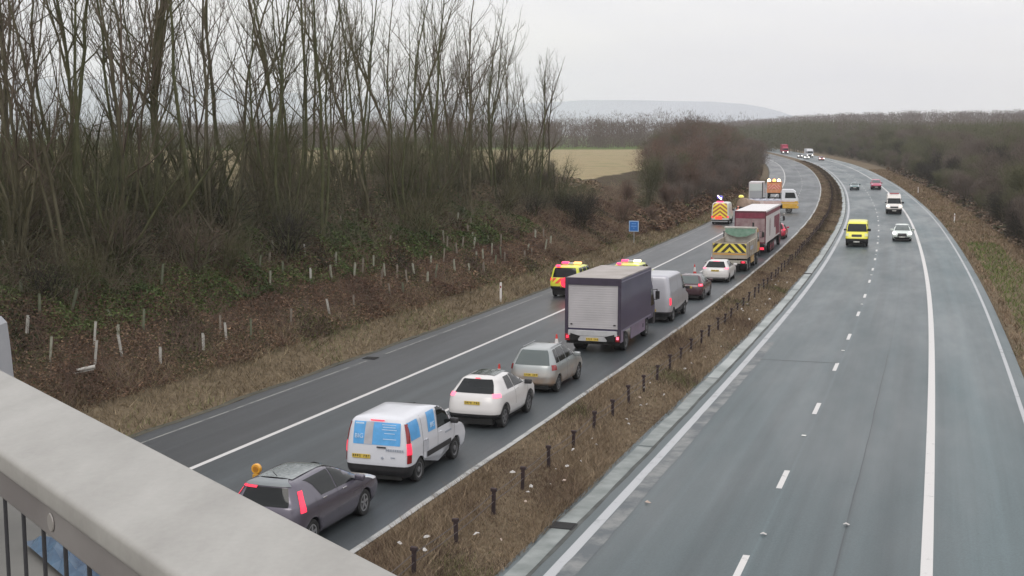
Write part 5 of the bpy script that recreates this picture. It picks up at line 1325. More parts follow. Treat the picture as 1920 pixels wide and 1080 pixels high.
for k in range(5): mb.box(-hw + .05, hw - .05, .4 + k * .9, .9 + k * .9, 1.66, 1.78)
mb.build('dropside_load', mat('pale_blue_sheet', (0.50, .52, .62), .5, col2=(.62, .62, .68), vscale=3), acr)
mb = MB(); mb.box(-.4, .4, .2, 6.6, .55, 1.0); mb.build('chassis', M_under, acr)
mb = MB(); mb.tube((-.9, 4.72, 1.7), (-.9, 4.6, 2.9), .03, 6); mb.tube((.9, 4.72, 1.7), (.9, 4.6, 2.9), .03, 6); mb.tube((-.9, 4.65, 2.4), (.9, 4.65, 2.4), .03, 6); mb.build('rear_rack', M_steel, acr)
for sg in (-1, 1):
    for y in (1.1, 5.75): add_wheel(acr, sg * 1.1, y, .44, .26, sg, M_rim_d, 0, dual=y < 3)
    q = MB(); q.box(sg * (hw + .02), sg * (hw + .05), 6.85, 7.0, 1.0, 1.2); q.build('headlight', M_head_off, acr)
# 13 white box vehicle on the shoulder, with orange works lorry beyond
wb_ = vehicle('box_trailer', 163, -17.4, 'white box bodied lorry with a grey lower back, on the shoulder beyond the dropside lorry', 'lorry')
mb = MB(); mb.box(-1.05, 1.05, .05, 5.0, .95, 3.35, ch=.03); mb.build('cargo_box', M_boxw, wb_)
mb = MB(); mb.box(-.92, .92, -.02, .05, 2.05, 3.1); mb.build('upper_door', mat('pale_green_door', (0.55, .60, .58), .4), wb_)
mb = MB(); mb.box(-.92, .92, -.02, .05, .95, 2.0); mb.build('lower_door', mat('mid_grey_door', (0.36, .37, .39), .5), wb_)
mb = MB(); mb.box(.95, 1.07, -.05, .05, .9, 3.35); mb.build('corner_post', M_seam, wb_)
mb = MB(); mb.box(-.4, .4, .1, 6.4, .5, .95); mb.build('chassis', M_under, wb_)
cab(wb_, 5.1, 6.8, 2.05, 2.6, P_cabw, .8, (1.45, 2.1), M_trim)
for sg in (-1, 1):
    for y in (1.2, 5.8): add_wheel(wb_, sg * 1.0, y, .42, .25, sg, M_rim_d, 0)
ow = vehicle('works_lorry', 182, -15.6, 'orange works lorry with glowing amber beacons beyond the white box lorry', 'lorry')
M_or = mat('works_orange', (0.62, .22, .07), .4, col2=(.7, .36, .22), vscale=1.5)
mb = MB(); mb.box(-1.15, 1.15, .05, 4.2, .9, 2.7, ch=.05); mb.box(-1.18, 1.18, .0, .05, .95, 1.5); mb.build('works_body', M_or, ow)
mb = MB(); mb.box(-1.0, 1.0, .0, .3, 2.7, 2.82); bar = mb.build('light_bar', M_trim, ow)
for x, mt in ((-.85, M_amber_hot), (.0, M_amber), (.75, M_amber_hot)):
    q = MB(); q.lathe((x, .15, 2.80), 'z', [(0, .26), (.25, .26), (.42, .15), (.45, .02)], 12); q.build('amber_beacon', mt, bar)
q = MB(); q.box(-1.0, 1.0, -.03, .0, 1.55, 2.3); q.build('rear_chevrons', chevron_mat('pink_orange_chevrons', (0.65, .12, .12), (.75, .45, .3), .5), ow)
cab(ow, 4.3, 6.2, 2.2, 2.7, M_or, .85, (1.5, 2.2), M_trim)
for sg in (-1, 1):
    for y in (1.2, 5.4): add_wheel(ow, sg * 1.08, y, .44, .25, sg, M_rim_d, 0)
# tan machine with a yellow front between the support van and the dropside lorry
tn = vehicle('works_machine', 137, -17.3, 'tan rounded works machine with a bright yellow lamp, behind the support van', 'works machine', yaw=-.5)
mb = MB(); vs = []
for j in range(9):
    y = j * .42
    for i in range(9):
        a = math.pi * i / 8; vs.append((1.0 * math.cos(a) * (1 - .03 * j), y, .95 + (1.25 - .07 * j) * math.sin(a)))
mb.add(vs, [(j * 9 + i, j * 9 + i + 1, (j + 1) * 9 + i + 1, (j + 1) * 9 + i) for j in range(8) for i in range(8)] + [tuple(range(9)), tuple(range(80, 71, -1))])
mb.build('rounded_body', mat('tan_cover', (0.34, .25, .18), .7, col2=(.24, .17, .13), vscale=2), tn, smooth=True)
mb = MB(); mb.box(-.95, .95, 0, 3.6, .45, .95); mb.build('frame', M_under, tn)
q = MB(); q.lathe((-.35, .2, 2.15), 'z', [(0, .30), (.18, .36), (.30, .22), (.36, .02)], 12); q.build('yellow_lamp', mat('yellow_lamp_glow', (.75, .68, .12), .4, emit=(1, .9, .25), estr=.5), tn)
for sg in (-1, 1):
    for y in (.8, 2.8): add_wheel(tn, sg * .98, y, .42, .22, sg, M_rim_d, 0)

# ------------------------------------------------------------------ oncoming traffic
P_yel = carpaint('bright_yellow_paint', (0.75, 0.70, 0.03), .35, damt=.08)
rows_t = [(.28, 4.65, .34, .10, .90), (.48, 4.85, .52, .0, .97), (.72, 4.9, .80, .0, .985), (.98, 4.82, 1.05, .01, .985), (1.15, 4.45, 1.25, .02, .975), (1.28, 4.15, 1.45, .03, .965), (1.75, 3.70, 1.85, .06, .93), (1.98, 3.42, 2.1, .10, .89), (2.15, 3.0, 2.2, .18, .80), (2.22, 2.4, 2.24, .5, .45), (2.23, 2.0, 2.25, 1.0, .05)]
yv, sh = make_car('panel_van', 84.3, -1.80, 'bright yellow panel van coming towards the camera in the lane beside the reserve', 'van', rows_t, P_yel, 4.9, 3.0, .34, n=8, split=1.85, side_w=[(5.1, 7, (3.05, 3.9), (3.05, 3.45))], wind=(5.1, 7.0, .90, .86), heads=[(2.8, 4.2, .70, .97)], head_m=mat('hazy_headlight', (.55, .56, .3), .25), oncoming=True, plate_z=1.0, rov=.9, spokes=0, rim=M_rim_d, mirror=(3.95, 1.4), mirror_m=M_trim, front_plate=.45)
q = MB(); sh.patch_face(q, 2.6, 3.6, .45, .45, 1); q.build('grille', M_trim, yv)
rows_s = hatch_rows(4.4, 1.50, .90)
P_whs = carpaint('greenish_white_paint', (0.66, 0.72, 0.68), .3, damt=.06)
wc, sh = make_car('hatchback', 92.3, 2.22, 'white car with headlights on coming towards the camera in the lane beside the hard shoulder', 'car', rows_s, P_whs, 4.4, 2.65, .32, n=4.5,
    side_w=[(5.15, 7, (.9, 1.95), (1.05, 1.85)), (5.15, 7.1, (2.0, 3.25), (1.9, 2.35))], wind=(5.1, 7.2, .86, .84), glass=M_glass_l, heads=[(2.6, 4.0, .66, .97)], head_m=M_head, oncoming=True, mirror=(3.0, .95), rov=.75, rim=M_rim, front_plate=.42)
q = MB(); sh.patch_face(q, 1.5, 3.1, .5, .42, 1); q.build('grille', M_trim, wc)
q = MB(); sh.patch_face(q, .5, 1.3, .8, .85, 1); q.build('lower_intake', M_trim, wc)
rows_a = [(a, b + .5, c, d, e) for a, b, c, d, e in rows_v]; rows_a = [(.32, 5.3, .36, .10, .92), (.52, 5.5, .54, .0, .98), (.80, 5.55, .80, .0, 1.0), (1.02, 5.4, 1.05, .01, 1.0), (1.18, 4.95, 1.30, .02, .99), (1.30, 4.70, 1.65, .04, .98), (1.80, 4.25, 2.10, .06, .93), (2.02, 4.0, 2.38, .10, .90), (2.45, 3.6, 2.50, .14, .84), (2.56, 3.0, 2.56, .5, .45), (2.57, 2.6, 2.57, 1.0, .05)]
wv, sh = make_car('panel_van', 140.5, 2.15, 'white high roofed van with red roof lights and headlights on, beyond the white car', 'van', rows_a, carpaint('warm_white_paint', (.72, .68, .64), .3, damt=.08), 5.55, 3.3, .35, n=8, split=1.5, side_w=[(5.1, 7, (3.6, 4.5), (3.6, 4.05))], wind=(5.1, 7.0, .90, .86), heads=[(2.6, 3.9, .66, .97)], head_m=mat('warm_headlight', (.9, .85, .75), .3, emit=(1, .88, .7), estr=1.6), oncoming=True, plate_z=1.0, rov=1.0, spokes=0, rim=M_rim_d, mirror=(4.6, 1.4), mirror_m=M_trim, front_plate=.45)
q = MB(); sh.patch_face(q, 1.9, 2.9, .5, .5, 1); q.build('grille', M_trim, wv)
q = MB(); q.box(-.6, .6, 3.3, 3.55, 2.56, 2.70, ch=.03); q.build('red_roof_lights', mat('dull_red_lens', (.38, .05, .06), .3), wv)
tl, sh = make_car('hatchback', 216, -2.0, 'dark teal car coming towards the camera far up the lane beside the reserve', 'car', hatch_rows(4.2, 1.45, .87), carpaint('teal_paint', (.14, .22, .22), .3, .3, damt=.1), 4.2, 2.6, .31, n=4.5, wind=(5.1, 7.2, .86, .84), glass=M_glass_l, side_w=[(5.15, 7, (.9, 1.85), (1.05, 1.75)), (5.15, 7.1, (1.95, 3.1), (1.85, 2.2))], heads=[(3.0, 4.2, .66, .97)], oncoming=True, mirror=(2.9, .95), rov=.75, rim=M_rim_d)
q = MB(); sh.patch_face(q, .2, 2.4, .92, .8, 1); q.build('lower_intake', M_trim, tl)
rd, sh = make_car('estate_car', 219, 2.05, 'tall red car coming towards the camera beyond the white high roofed van', 'car', [(a, b, c, d, e) for a, b, c, d, e in rows44], carpaint('cherry_red_paint', (.45, .03, .10), .3, damt=.1), 4.8, 2.8, .36, n=6, wind=(5.2, 7.2, .88, .86), glass=M_glass_l, side_w=[(5.2, 7.1, (.35, 2.1), (.42, 2.05)), (5.2, 7.1, (2.2, 3.25), (2.15, 2.75))], heads=[(3.2, 4.2, .64, .97)], oncoming=True, mirror=(3.3, 1.15), rov=.95, rim=M_rim_d)
q = MB(); sh.patch_face(q, 0, 1.6, .92, .9, 1); q.build('lower_intake', M_trim, rd)
for (nm, s, u, lab, cat, rw, pm, L, wb2) in [
    ('hatchback', 426, 1.6, 'red car with bright headlights far up the oncoming side near the bend', 'car', hatch_rows(4.2, 1.5, .88), carpaint('dull_red_paint', (.45, .10, .10), .3), 4.2, 2.6),
    ('hatchback', 443, -2.0, 'pale car with bright headlights just in front of the far white lorry', 'car', hatch_rows(4.3, 1.45, .88), carpaint('pale_grey_paint', (.5, .52, .5), .3), 4.3, 2.6),
    ('hatchback', 466, -2.2, 'dark car with headlights on left of the far white lorry', 'car', hatch_rows(4.2, 1.45, .88), carpaint('charcoal_paint', (.08, .08, .09), .3), 4.2, 2.6)]:
    o, sh = make_car(nm, s, u, lab, cat, rw, pm, L, wb2, .32, n=4.5, wind=(5.1, 7.2, .86, .84), side_w=[(5.15, 7, (.9, 1.85), (1.05, 1.75)), (5.15, 7.1, (1.95, 3.1), (1.85, 2.2))], heads=[(2.4, 4.4, .52, .96)], head_m=M_head, oncoming=True, mirror=(2.9, .95), rov=.75, rim=M_rim_d)
def far_lorry(s, u, label, pm, H=3.9):
    o = vehicle('rigid_lorry', s, u, label, 'lorry', True)
    cab(o, -2.0, 0, 2.45, 3.0 if H > 3.5 else 3.1, pm, .9, (1.6, 2.35), M_trim)
    mb = MB(); mb.box(-1.25, 1.25, -9.5, -2.1, 1.0, H, ch=.03); mb.build('cargo_box', pm, o)
    mb = MB(); mb.box(-.4, .4, -9.3, -.5, .5, 1.0); mb.build('chassis', M_under, o)
    for sg in (-1, 1):
        q = MB(); q.box(sg * .70, sg * 1.15, .02, .05, .72, 1.02, ch=.01); q.build('headlight', M_head, o)
        for y in (-1.2, -7.5): add_wheel(o, sg * 1.15, y, .48, .26, sg, M_rim_d, 0)
        big_mirror(o, sg * 1.22, -.4, 2.0, sg)
    return o
far_lorry(469, 1.7, 'white lorry far up the oncoming side near the bend', mat('far_white_paint', (.62, .63, .66), .4), 3.2)
far_lorry(530, -1.5, 'red lorry with headlights on at the farthest visible part of the oncoming side', mat('far_red_paint', (.36, .035, .08), .4, var=.2), 4.0)
# ------------------------------------------------------------------ cones, posts, sign, tree guards
M_coneR = mat('cone_red', (0.62, 0.05, 0.04), .5, var=.1); M_coneW = mat('cone_white', (0.72, 0.70, 0.69), .5)
def cone(s, u, label, lamp=False, sc=1.0, tilt=0.0):
    root = empty('traffic_cone', PR(s, u, .004), (tilt, 0, heading(s)), label, 'traffic cone', 'cones along the closed lane')
    mb = MB(); mb.box(-.24, .24, -.24, .24, 0, .05, ch=.015); mb.build('base', mat('cone_base', (.30, .04, .035), .6), root)
    H = 1.0; r0, r1 = .17, .035
    R_ = lambda z: r0 + (r1 - r0) * (z / H)
    mb = MB(); mb.lathe((0, 0, .05), 'z', [(0, R_(0)), (.30, R_(.30))], 18, 0); mb.lathe((0, 0, .05), 'z', [(.30, R_(.30) + .003), (.72, R_(.72) + .003)], 18, 1); mb.lathe((0, 0, .05), 'z', [(.72, R_(.72)), (.94, R_(.94)), (.96, R_(.96) - .01), (.96, .005)], 18, 0 if not lamp else 1)
    mb.build('cone_body', [M_coneR, M_coneW], root, smooth=False)
    if lamp:
        q = MB(); q.box(-.09, .09, -.06, .06, .97, 1.12, ch=.02); l_ = q.build('road_lamp', mat('amber_lamp_body', (.55, .28, .03), .4), root)
        q = MB(); q.lathe((0, -.055, 1.24), 'y', [(0, .02), (0, .11), (.02, .125), (.09, .125), (.11, .11), (.11, .02)], 18); q.lathe((0, -.065, 1.24), 'y', [(0, .015), (0, .07), (.012, .08)], 16, 1)
        q.build('amber_lens', [mat('amber_lens', (.75, .36, .04), .25, coat=.4), mat('amber_lens_centre', (.45, .19, .02), .3)], l_)
    root.scale = (sc, sc, sc)
cone(-9.0, -11.45, 'traffic cone with an amber road lamp on top, beside the grey purple hatchback', lamp=True, sc=1.0)
cone(10.0, -11.85, 'red and white traffic cone showing above the roof of the white crossover', sc=.75)
cone(18.0, -11.9, 'red and white traffic cone at the back left corner of the purple box lorry', sc=.8)
cone(55.0, -12.0, 'red and white traffic cone left of the dark maroon hatchback', sc=.75, tilt=.15)
cone(67.4, -12.5, 'red and white traffic cone left of the tipper lorry', sc=.75)

M_post = mat('rusty_post', (0.018, 0.012, 0.014), .8, col2=(.045, .026, .026), vscale=6)
M_cable = mat('barrier_wire', (0.10, 0.085, 0.08), .6, .3)
def post_mesh():
    mb = MB()
    mb.box(-.038, .038, -.022, .022, -.2, .70); mb.box(-.065, .065, -.04, .04, .70, .80, ch=.012); mb.box(-.045, .045, -.025, .025, .56, .58)
    me = mb.mesh('barrier_post'); me.materials.append(M_post); return me
pm_ = post_mesh()
rp = random.Random(4)
first = None; post_tops = []
k = 0; s = -14.2
while s < 240:
    u = -6.25 + rp.uniform(-.04, .04)
    o = bpy.data.objects.new('barrier_post', pm_); COL.objects.link(o)
    hs = rp.uniform(.66, .86); o.location = P(s, u); o.scale = (1.15, 1.15, hs)
    o.rotation_euler = (rp.uniform(-.05, .05), rp.uniform(-.06, .06), heading(s) + rp.uniform(-.1, .1))
    tag(o, 'rusty dark barrier post in the brown grass of the central reserve', 'post', 'wire barrier posts along the central reserve')
    post_tops.append(P(s, u, .62 * hs)); post_tops[-1].z += 0
    s += 2.42; k += 1
for dz, du in ((0.0, .0), (-.17, .03)):
    mb = MB()
    for a, b in zip(post_tops[:-1], post_tops[1:]):
        m_ = (a + b) / 2 - Vector((0, 0, .02)); off = Vector((du, 0, dz)); mb.tube(a + off, m_ + off, .009, 4); mb.tube(m_ + off, b + off, .009, 4)
    o = mb.build('barrier_wire', M_cable); tag(o, 'upper rusty wire strung between the barrier posts in the central reserve' if dz == 0 else 'lower rusty wire strung between the barrier posts in the central reserve', 'wire')

def marker(s, u, label, dark_top=True, h=1.0):
    o = empty('marker_post', P(s, u), (.02, .02, heading(s)), label, 'marker post')
    mb = MB(); mb.box(-.06, .06, -.025, .025, -.1, h, ch=.01); p_ = mb.build('post', M_coneW, o)
    mb = MB()
    if dark_top: mb.box(-.063, .063, -.028, .028, h - .10, h + .03)
    mb.box(-.035, .035, -.03, .03, h - .32, h - .20, 1 if dark_top else 0); mb.build('reflector', [M_trim, M_tail] if dark_top else M_tail, p_)
marker(35.3, -20.2, 'white marker post in the grass left of the hard shoulder', False, 1.15)
marker(32.1, 8.25, 'white marker post with a black top at the right edge of the photo', True, 1.0)
marker(124, 8.6, 'small white marker post on the right verge beyond the white car', False, 1.1)
marker(205, 8.7, 'tiny white marker post on the right verge above the white high roofed van', False, 1.1)

# blue sign
sg_ = empty('blue_sign', P(81, -21.6), (0, 0, heading(81) - .05), 'small square blue sign with a pale border on the left bank', 'sign')
M_blue = mat('sign_blue', (0.03, 0.16, 0.50), .4); M_pale = mat('sign_border_pale_blue', (0.36, .50, .70), .4)
mb = MB(); mb.box(-.035, .035, .02, .08, -.2, 1.75); mb.build('post', M_steel, sg_)
zc = 1.55
mb = MB(); mb.box(-.46, .46, -.02, .02, zc - .50, zc + .50, ch=.01); bd = mb.build('sign_board', M_pale, sg_)
mb = MB(); mb.box(-.38, .38, -.028, -.021, zc - .42, zc + .42); mb.build('sign_face', M_blue, bd)
mb = MB(); mb.box(-.22, .22, -.034, -.029, zc + .20, zc + .26); mb.box(-.26, .26, -.034, -.029, zc - .03, zc + .04); mb.box(-.06, .06, -.034, -.029, zc - .20, zc - .14); mb.build('sign_legend', mat('sign_legend_blue', (.20, .40, .75), .4), bd)

# tree guards: pale tubes round young trees
GP = [(8.8, -33.3), (5.4, -29.81), (4.3, -28.13), (2.5, -27.27), (6.5, -28.34), (1.4, -25.44), (4.4, -25.81), (2.8, -24.63), (7.2, -26.96), (5.8, -25.73), (4.5, -24.72), (8.0, -26.13), (5.4, -23.67), (13.6, -28.91), (20.4, -32.35), (20.6, -34.17), (24.9, -33.13), (21.2, -30.73), (8.9, -23.99), (11.2, -24.57), (10.7, -24.01), (12.1, -23.64), (22.3, -28.81), (25.7, -29.78), (23.7, -29.01), (20.1, -27.04), (27.4, -28.82), (22.3, -27.54), (23.6, -26.63), (28.2, -27.37), (16.1, -23.87), (20.0, -23.86), (22.4, -23.67), (28.0, -26.23), (25.8, -26.48), (29.8, -26.52), (31.9, -26.77), (32.6, -25.6), (31.4, -25.84), (29.9, -25.43), (28.1, -24.13), (29.8, -24.09), (31.7, -24.61), (34.7, -25.41), (33.8, -24.17), (35.7, -24.42), (38.5, -25.8), (41.0, -25.86), (44.3, -26.84), (45.8, -27.61), (54.0, -29.56), (58.0, -30.37), (54.9, -28.76), (52.6, -28.22), (51.1, -27.36), (48.2, -26.32), (46.7, -26.6), (43.7, -25.91), (39.1, -24.4), (40.1, -23.81), (45.1, -25.05), (46.4, -25.0), (42.5, -23.62), (52.1, -26.51), (49.3, -25.33), (46.2, -24.1), (53.7, -26.05), (48.8, -24.25), (49.6, -24.75), (52.2, -23.83), (55.5, -24.5), (54.8, -24.0), (60.9, -25.48), (62.6, -25.27), (58.3, -23.95), (61.5, -24.39), (38.7, -28.62), (37.9, -31.53)]
M_guard = [mat('pale_tree_tube', (0.24, 0.25, 0.18), .6, col2=(.36, .35, .30), vscale=3), mat('white_tree_tube', (0.42, .405, .37), .6, var=.12), mat('greenish_tree_tube', (0.15, .165, .11), .7, var=.15), mat('weathered_tree_tube', (.21, .18, .145), .7, var=.15)]
gmesh = []
for m_ in M_guard:
    mb = MB(); mb.lathe((0, 0, -.1), 'z', [(0, .046), (1.0, .052), (1.02, .060), (1.02, .050), (.6, .045)], 10)
    mb.box(.052, .078, -.012, .012, -.3, .82); me = mb.mesh('tree_guard'); me.materials.append(m_); gmesh.append(me)
rg = random.Random(9)
for i, (s, u) in enumerate(GP):
    k = 1 if (i in (7, 10, 12, 18, 20, 31) or (i < 30 and rg.random() < .15)) else rg.choice([0, 0, 2, 3, 3]) if i > 13 else rg.choice([0, 0, 2])
    o = bpy.data.objects.new('tree_guard', gmesh[k]); COL.objects.link(o)
    o.location = P(s, u, .04); hh = rg.uniform(.6, .95) if i > 13 else rg.uniform(.6, 1.0); w = 0.9 + max(0, s - 20) / 160; o.scale = (w, w, hh)
    o.rotation_euler = (rg.uniform(-.12, .12), rg.uniform(-.12, .12), rg.uniform(0, 6))
    if i in (4, 8): o.rotation_euler = (.1, .32 if i == 4 else -.35, 0)
    lab = {0: 'pale upright tree guard tube among the brambles on the left bank', 1: 'whitish upright tree guard tube among the brambles on the left bank', 2: 'greenish upright tree guard tube among the brambles on the left bank', 3: 'weathered brownish tree guard tube among the brambles on the left bank'}[k]
    if i == 4: lab = 'tree guard tube leaning to the right at the edge of the green brambles'
    if i == 8: lab = 'tree guard tube leaning to the left at the edge of the green brambles'
    tag(o, lab, 'tree guard', None if i in (4, 8) else 'tree guards on the left bank')
o = bpy.data.objects.new('tree_guard', gmesh[1]); COL.objects.link(o); o.location = P(1.3, -24.2, .28); o.rotation_euler = (0, math.radians(82), math.radians(25)); o.scale = (1.3, 1.3, .6)
tag(o, 'fallen whitish tree guard lying on the bank near the parapet', 'tree guard')

# hi-vis worker
def person(loc, rz, label, hue, legs):
    root = empty('person', loc, (0, 0, rz), label, 'person')
    vs = [(0, 0, .95), (0, 0, 1.12), (0, 0, 1.32), (0, .01, 1.45), (0, .01, 1.53), (0, .01, 1.66), (0, .01, 1.77),
          (.18, 0, 1.42), (.25, .02, 1.16), (.22, .12, .92), (.21, .15, .82), (-.18, 0, 1.42), (-.25, .02, 1.16), (-.22, .12, .92), (-.21, .15, .82),
          (.10, 0, .90), (.12, .02, .50), (.13, 0, .09), (.14, .14, .03), (-.10, 0, .90), (-.13, .03, .50), (-.14, 0, .09), (-.15, .14, .03)]
    es = [(0, 1), (1, 2), (2, 3), (3, 4), (4, 5), (5, 6), (3, 7), (7, 8), (8, 9), (9, 10), (3, 11), (11, 12), (12, 13), (13, 14), (0, 15), (15, 16), (16, 17), (17, 18), (0, 19), (19, 20), (20, 21), (21, 22)]
    rad = [.15, .14, .165, .10, .055, .10, .085, .07, .052, .04, .035, .07, .052, .04, .035, .095, .062, .045, .035, .095, .062, .045, .035]
    me = bpy.data.meshes.new('body'); me.from_pydata(vs, es, [])
    o = bpy.data.objects.new('body', me); COL.objects.link(o)
    sk = o.modifiers.new('skin', 'SKIN')
    for v, r_ in zip(me.skin_vertices[0].data, rad): v.radius = (r_, r_ * .8)
    me.skin_vertices[0].data[0].use_root = True
    ssf = o.modifiers.new('sub', 'SUBSURF'); ssf.levels = 1; ssf.render_levels = 1
    dg = bpy.context.evaluated_depsgraph_get(); dg.update(); nm_ = bpy.data.meshes.new_from_object(o.evaluated_get(dg)); bpy.data.objects.remove(o)
    for m_ in (mat('skin_tone', (.42, .26, .19), .6), mat('hivis_top_' + hue, (.75, .16, .06) if hue == 'orange' else (.70, .68, .08), .5), mat('hivis_trousers_' + hue, legs, .7), M_trim): nm_.materials.append(m_)
    for p_ in nm_.polygons:
        z = p_.center.z; x = abs(p_.center.x)
        p_.material_index = 0 if (z > 1.52 or (z < .86 and x > .17 and z > .7)) else 1 if z > .92 else 2 if z > .12 else 3
        p_.use_smooth = True
    b_ = link('body', nm_, root)
    hb_ = MB(); hb_.lathe((0, .01, 1.70), 'z', [(0, .13), (.05, .125), (.12, .07), (.135, .01)], 14); hb_.build('safety_helmet', mat('helmet_' + hue, (.70, .25, .18), .4), root)
    st = MB(); st.lathe((0, 0, 1.16), 'z', [(0, .185), (.05, .185)], 14); st.build('reflective_band', M_coneW, root)
    return root
person(PR(121, -16.35, 0), heading(117) + .4, 'worker in an orange top and pale yellow trousers standing right of the incident support van', 'orange', (.55, .58, .25))

# litter in the reserve
M_lit = mat('white_litter', (0.50, 0.48, 0.46), .6); M_lit2 = mat('dull_litter', (0.45, .36, .30), .7)
lm_ = []
for k in range(4):
    rr_ = random.Random(k); mb = MB(); vs = [(math.cos(a) * rr_.uniform(.6, 1.1) * .09, math.sin(a) * rr_.uniform(.5, 1.0) * .06, rr_.uniform(0, .05)) for a in np.linspace(0, 5.4, 7)]
    mb.add(vs + [(0, 0, .07)] , [(i, (i + 1) % 7, 7) for i in range(7)] + [tuple(range(6, -1, -1))]); me = mb.mesh('litter_scrap'); me.materials.append(M_lit if k != 2 else M_lit2); lm_.append(me)
rl = random.Random(3)
LP = [(-10.1, -7.3), (-9.5, -6.9), (-10.4, -6.6), (-9.0, -5.9), (-6.0, -5.7), (-5.2, -5.9), (-4.6, -6.0), (-4.2, -5.6), (-2.7, -5.9), (-2.3, -5.7), (-3.4, -6.9), (-1.6, -5.5), (.5, -5.6), (1.2, -5.9), (3.8, -5.4), (4.4, -5.6), (7, -5.5), (9, -5.3)]
for i in range(38): LP.append((rl.uniform(-10, 60), rl.uniform(-6.3, -5.1)))
for i, (s, u) in enumerate(LP):
    k = rl.choice([0, 1, 3, 2]); o = bpy.data.objects.new('litter_scrap', lm_[k]); COL.objects.link(o)
    o.location = P(s, u, .13); z = rl.uniform(.4, 1.1) * (1.5 if i < 2 else 1); o.scale = (z, z, z); o.rotation_euler = (rl.uniform(-.5, .5), rl.uniform(-.5, .5), rl.uniform(0, 6))
    tag(o, 'small white scrap of litter lying in the grass of the central reserve' if k != 2 else 'small brownish scrap of litter lying in the grass of the central reserve', 'litter', 'litter scraps in the central reserve')
for s, u, l in [(-4.6, -2.95, 'brownish scrap of litter on the oncoming lane beside the pale channel'), (-6.4, .15, 'small white scrap on the oncoming carriageway near the dashed line'), (-5.0, 1.9, 'small pale scrap near the middle of the oncoming lane')]:
    o = bpy.data.objects.new('litter_scrap', lm_[2 if u < -2 else 0]); COL.objects.link(o); o.location = PR(s, u, .01); tag(o, l, 'litter')

# ------------------------------------------------------------------ bridge parapet in front of the camera
DR = Vector((-0.59737, 0.80196, 0)); NR = Vector((0.80196, 0.59737, 0))
def RP(along, perp, h): return DR * along + NR * perp + Vector((0, 0, CAM_H - h))
M_par = bpy.data.materials.new('parapet_aluminium'); M_par.use_nodes = True
nt, b = nodes_of(M_par); N = nt.nodes.new; Lk = nt.links.new
tc = N('ShaderNodeTexCoord'); n1 = N('ShaderNodeTexNoise'); n1.inputs['Scale'].default_value = 4.0; n1.inputs['Detail'].default_value = 8; n1.inputs['Roughness'].default_value = .65
mp = N('ShaderNodeMapping'); mp.inputs['Rotation'].default_value = (0, 0, -0.64); mp.inputs['Scale'].default_value = (2.2, .7, 1); Lk(tc.outputs['Object'], mp.inputs[0]); Lk(mp.outputs[0], n1.inputs['Vector'])
n2 = N('ShaderNodeTexNoise'); n2.inputs['Scale'].default_value = 120; n2.inputs['Detail'].default_value = 4; Lk(tc.outputs['Object'], n2.inputs['Vector'])
cr = N('ShaderNodeValToRGB'); e = cr.color_ramp.elements; e[0].position = .3; e[0].color = (0.27, .26, .24, 1); e[1].position = .72; e[1].color = (.37, .36, .335, 1); Lk(n1.outputs['Fac'], cr.inputs[0])
mx = N('ShaderNodeMix'); mx.data_type = 'RGBA'; mx.blend_type = 'OVERLAY'; mx.inputs[0].default_value = .08; Lk(cr.outputs[0], mx.inputs[6]); Lk(n2.outputs['Fac'], mx.inputs[7]); Lk(mx.outputs[2], b.inputs['Base Color'])
b.inputs['Roughness'].default_value = .55; b.inputs['Metallic'].default_value = 0.0
def rail(name, perp0, perp1, h0, h1, a0, a1, rad, m, parent):
    """rounded bar along the parapet"""
    pts = []
    def arc(cx, cz, s, e_):
        return [(cx + rad * math.cos(s + (e_ - s) * i / 5), cz + rad * math.sin(s + (e_ - s) * i / 5)) for i in range(6)]
    z0, z1 = -h1, -h0
    prof = arc(perp1 - rad, z1 - rad, 0, math.pi / 2) + arc(perp0 + rad, z1 - rad, math.pi / 2, math.pi) + arc(perp0 + rad, z0 + rad, math.pi, 1.5 * math.pi) + arc(perp1 - rad, z0 + rad, 1.5 * math.pi, 2 * math.pi)
    n = len(prof); al = np.linspace(a0, a1, 24); vs = []
    for a in al: vs += [tuple(DR * float(a) + NR * p + Vector((0, 0, CAM_H + z))) for p, z in prof]
    fs = [(j * n + i, j * n + (i + 1) % n, (j + 1) * n + (i + 1) % n, (j + 1) * n + i) for j in range(23) for i in range(n)] + [tuple(range(n)), tuple(range(24 * n - 1, 23 * n - 1, -1))]
    mb = MB(); mb.add(vs, fs); return mb.build(name, m, parent, smooth=True)
par = empty('bridge_parapet', RP(0, .58, 1.45), (0, 0, 0), 'pale grey bridge parapet rail with dark vertical bars in the bottom left corner', 'parapet')
par.location = (0, 0, 0)
rail('top_rail', .4846, .6706, .450, .486, -3, 9, .009, M_par, par)
rl_ = rail('lower_rail', .503, .60, .492, .542, -3, 9, .006, mat('dull_parapet_metal', (0.17, .155, .15), .55, col2=(.24, .225, .215), vscale=5), par)
mb = MB(); c = RP(1.02, .502, .517)
vs = []
for i in range(20):
    a = 2 * math.pi * i / 20; vs.append(tuple(RP(1.715 + .013 * math.cos(a), .502, .517 + .013 * math.sin(a))))
for i in range(20):
    a = 2 * math.pi * i / 20; vs.append(tuple(RP(1.715 + .0115 * math.cos(a), .5005, .517 + .0115 * math.sin(a))))
mb.add(vs, [(i, (i + 1) % 20, 20 + (i + 1) % 20, 20 + i) for i in range(20)] + [tuple(range(20, 40))]); mb.build('bolt_cap', mat('bolt_cap_metal', (.33, .31, .29), .4, .3), rl_)
M_bar = mat('dark_bar', (0.045, .045, .05), .5)
for k in range(-10, 50):
    a = .277 + k * .103; mb = MB(); p = RP(a, .552, .54); q = RP(a, .552, 1.44)
    mb.tube(p, q, .0034, 8); mb.build('infill_bar', M_bar, par)
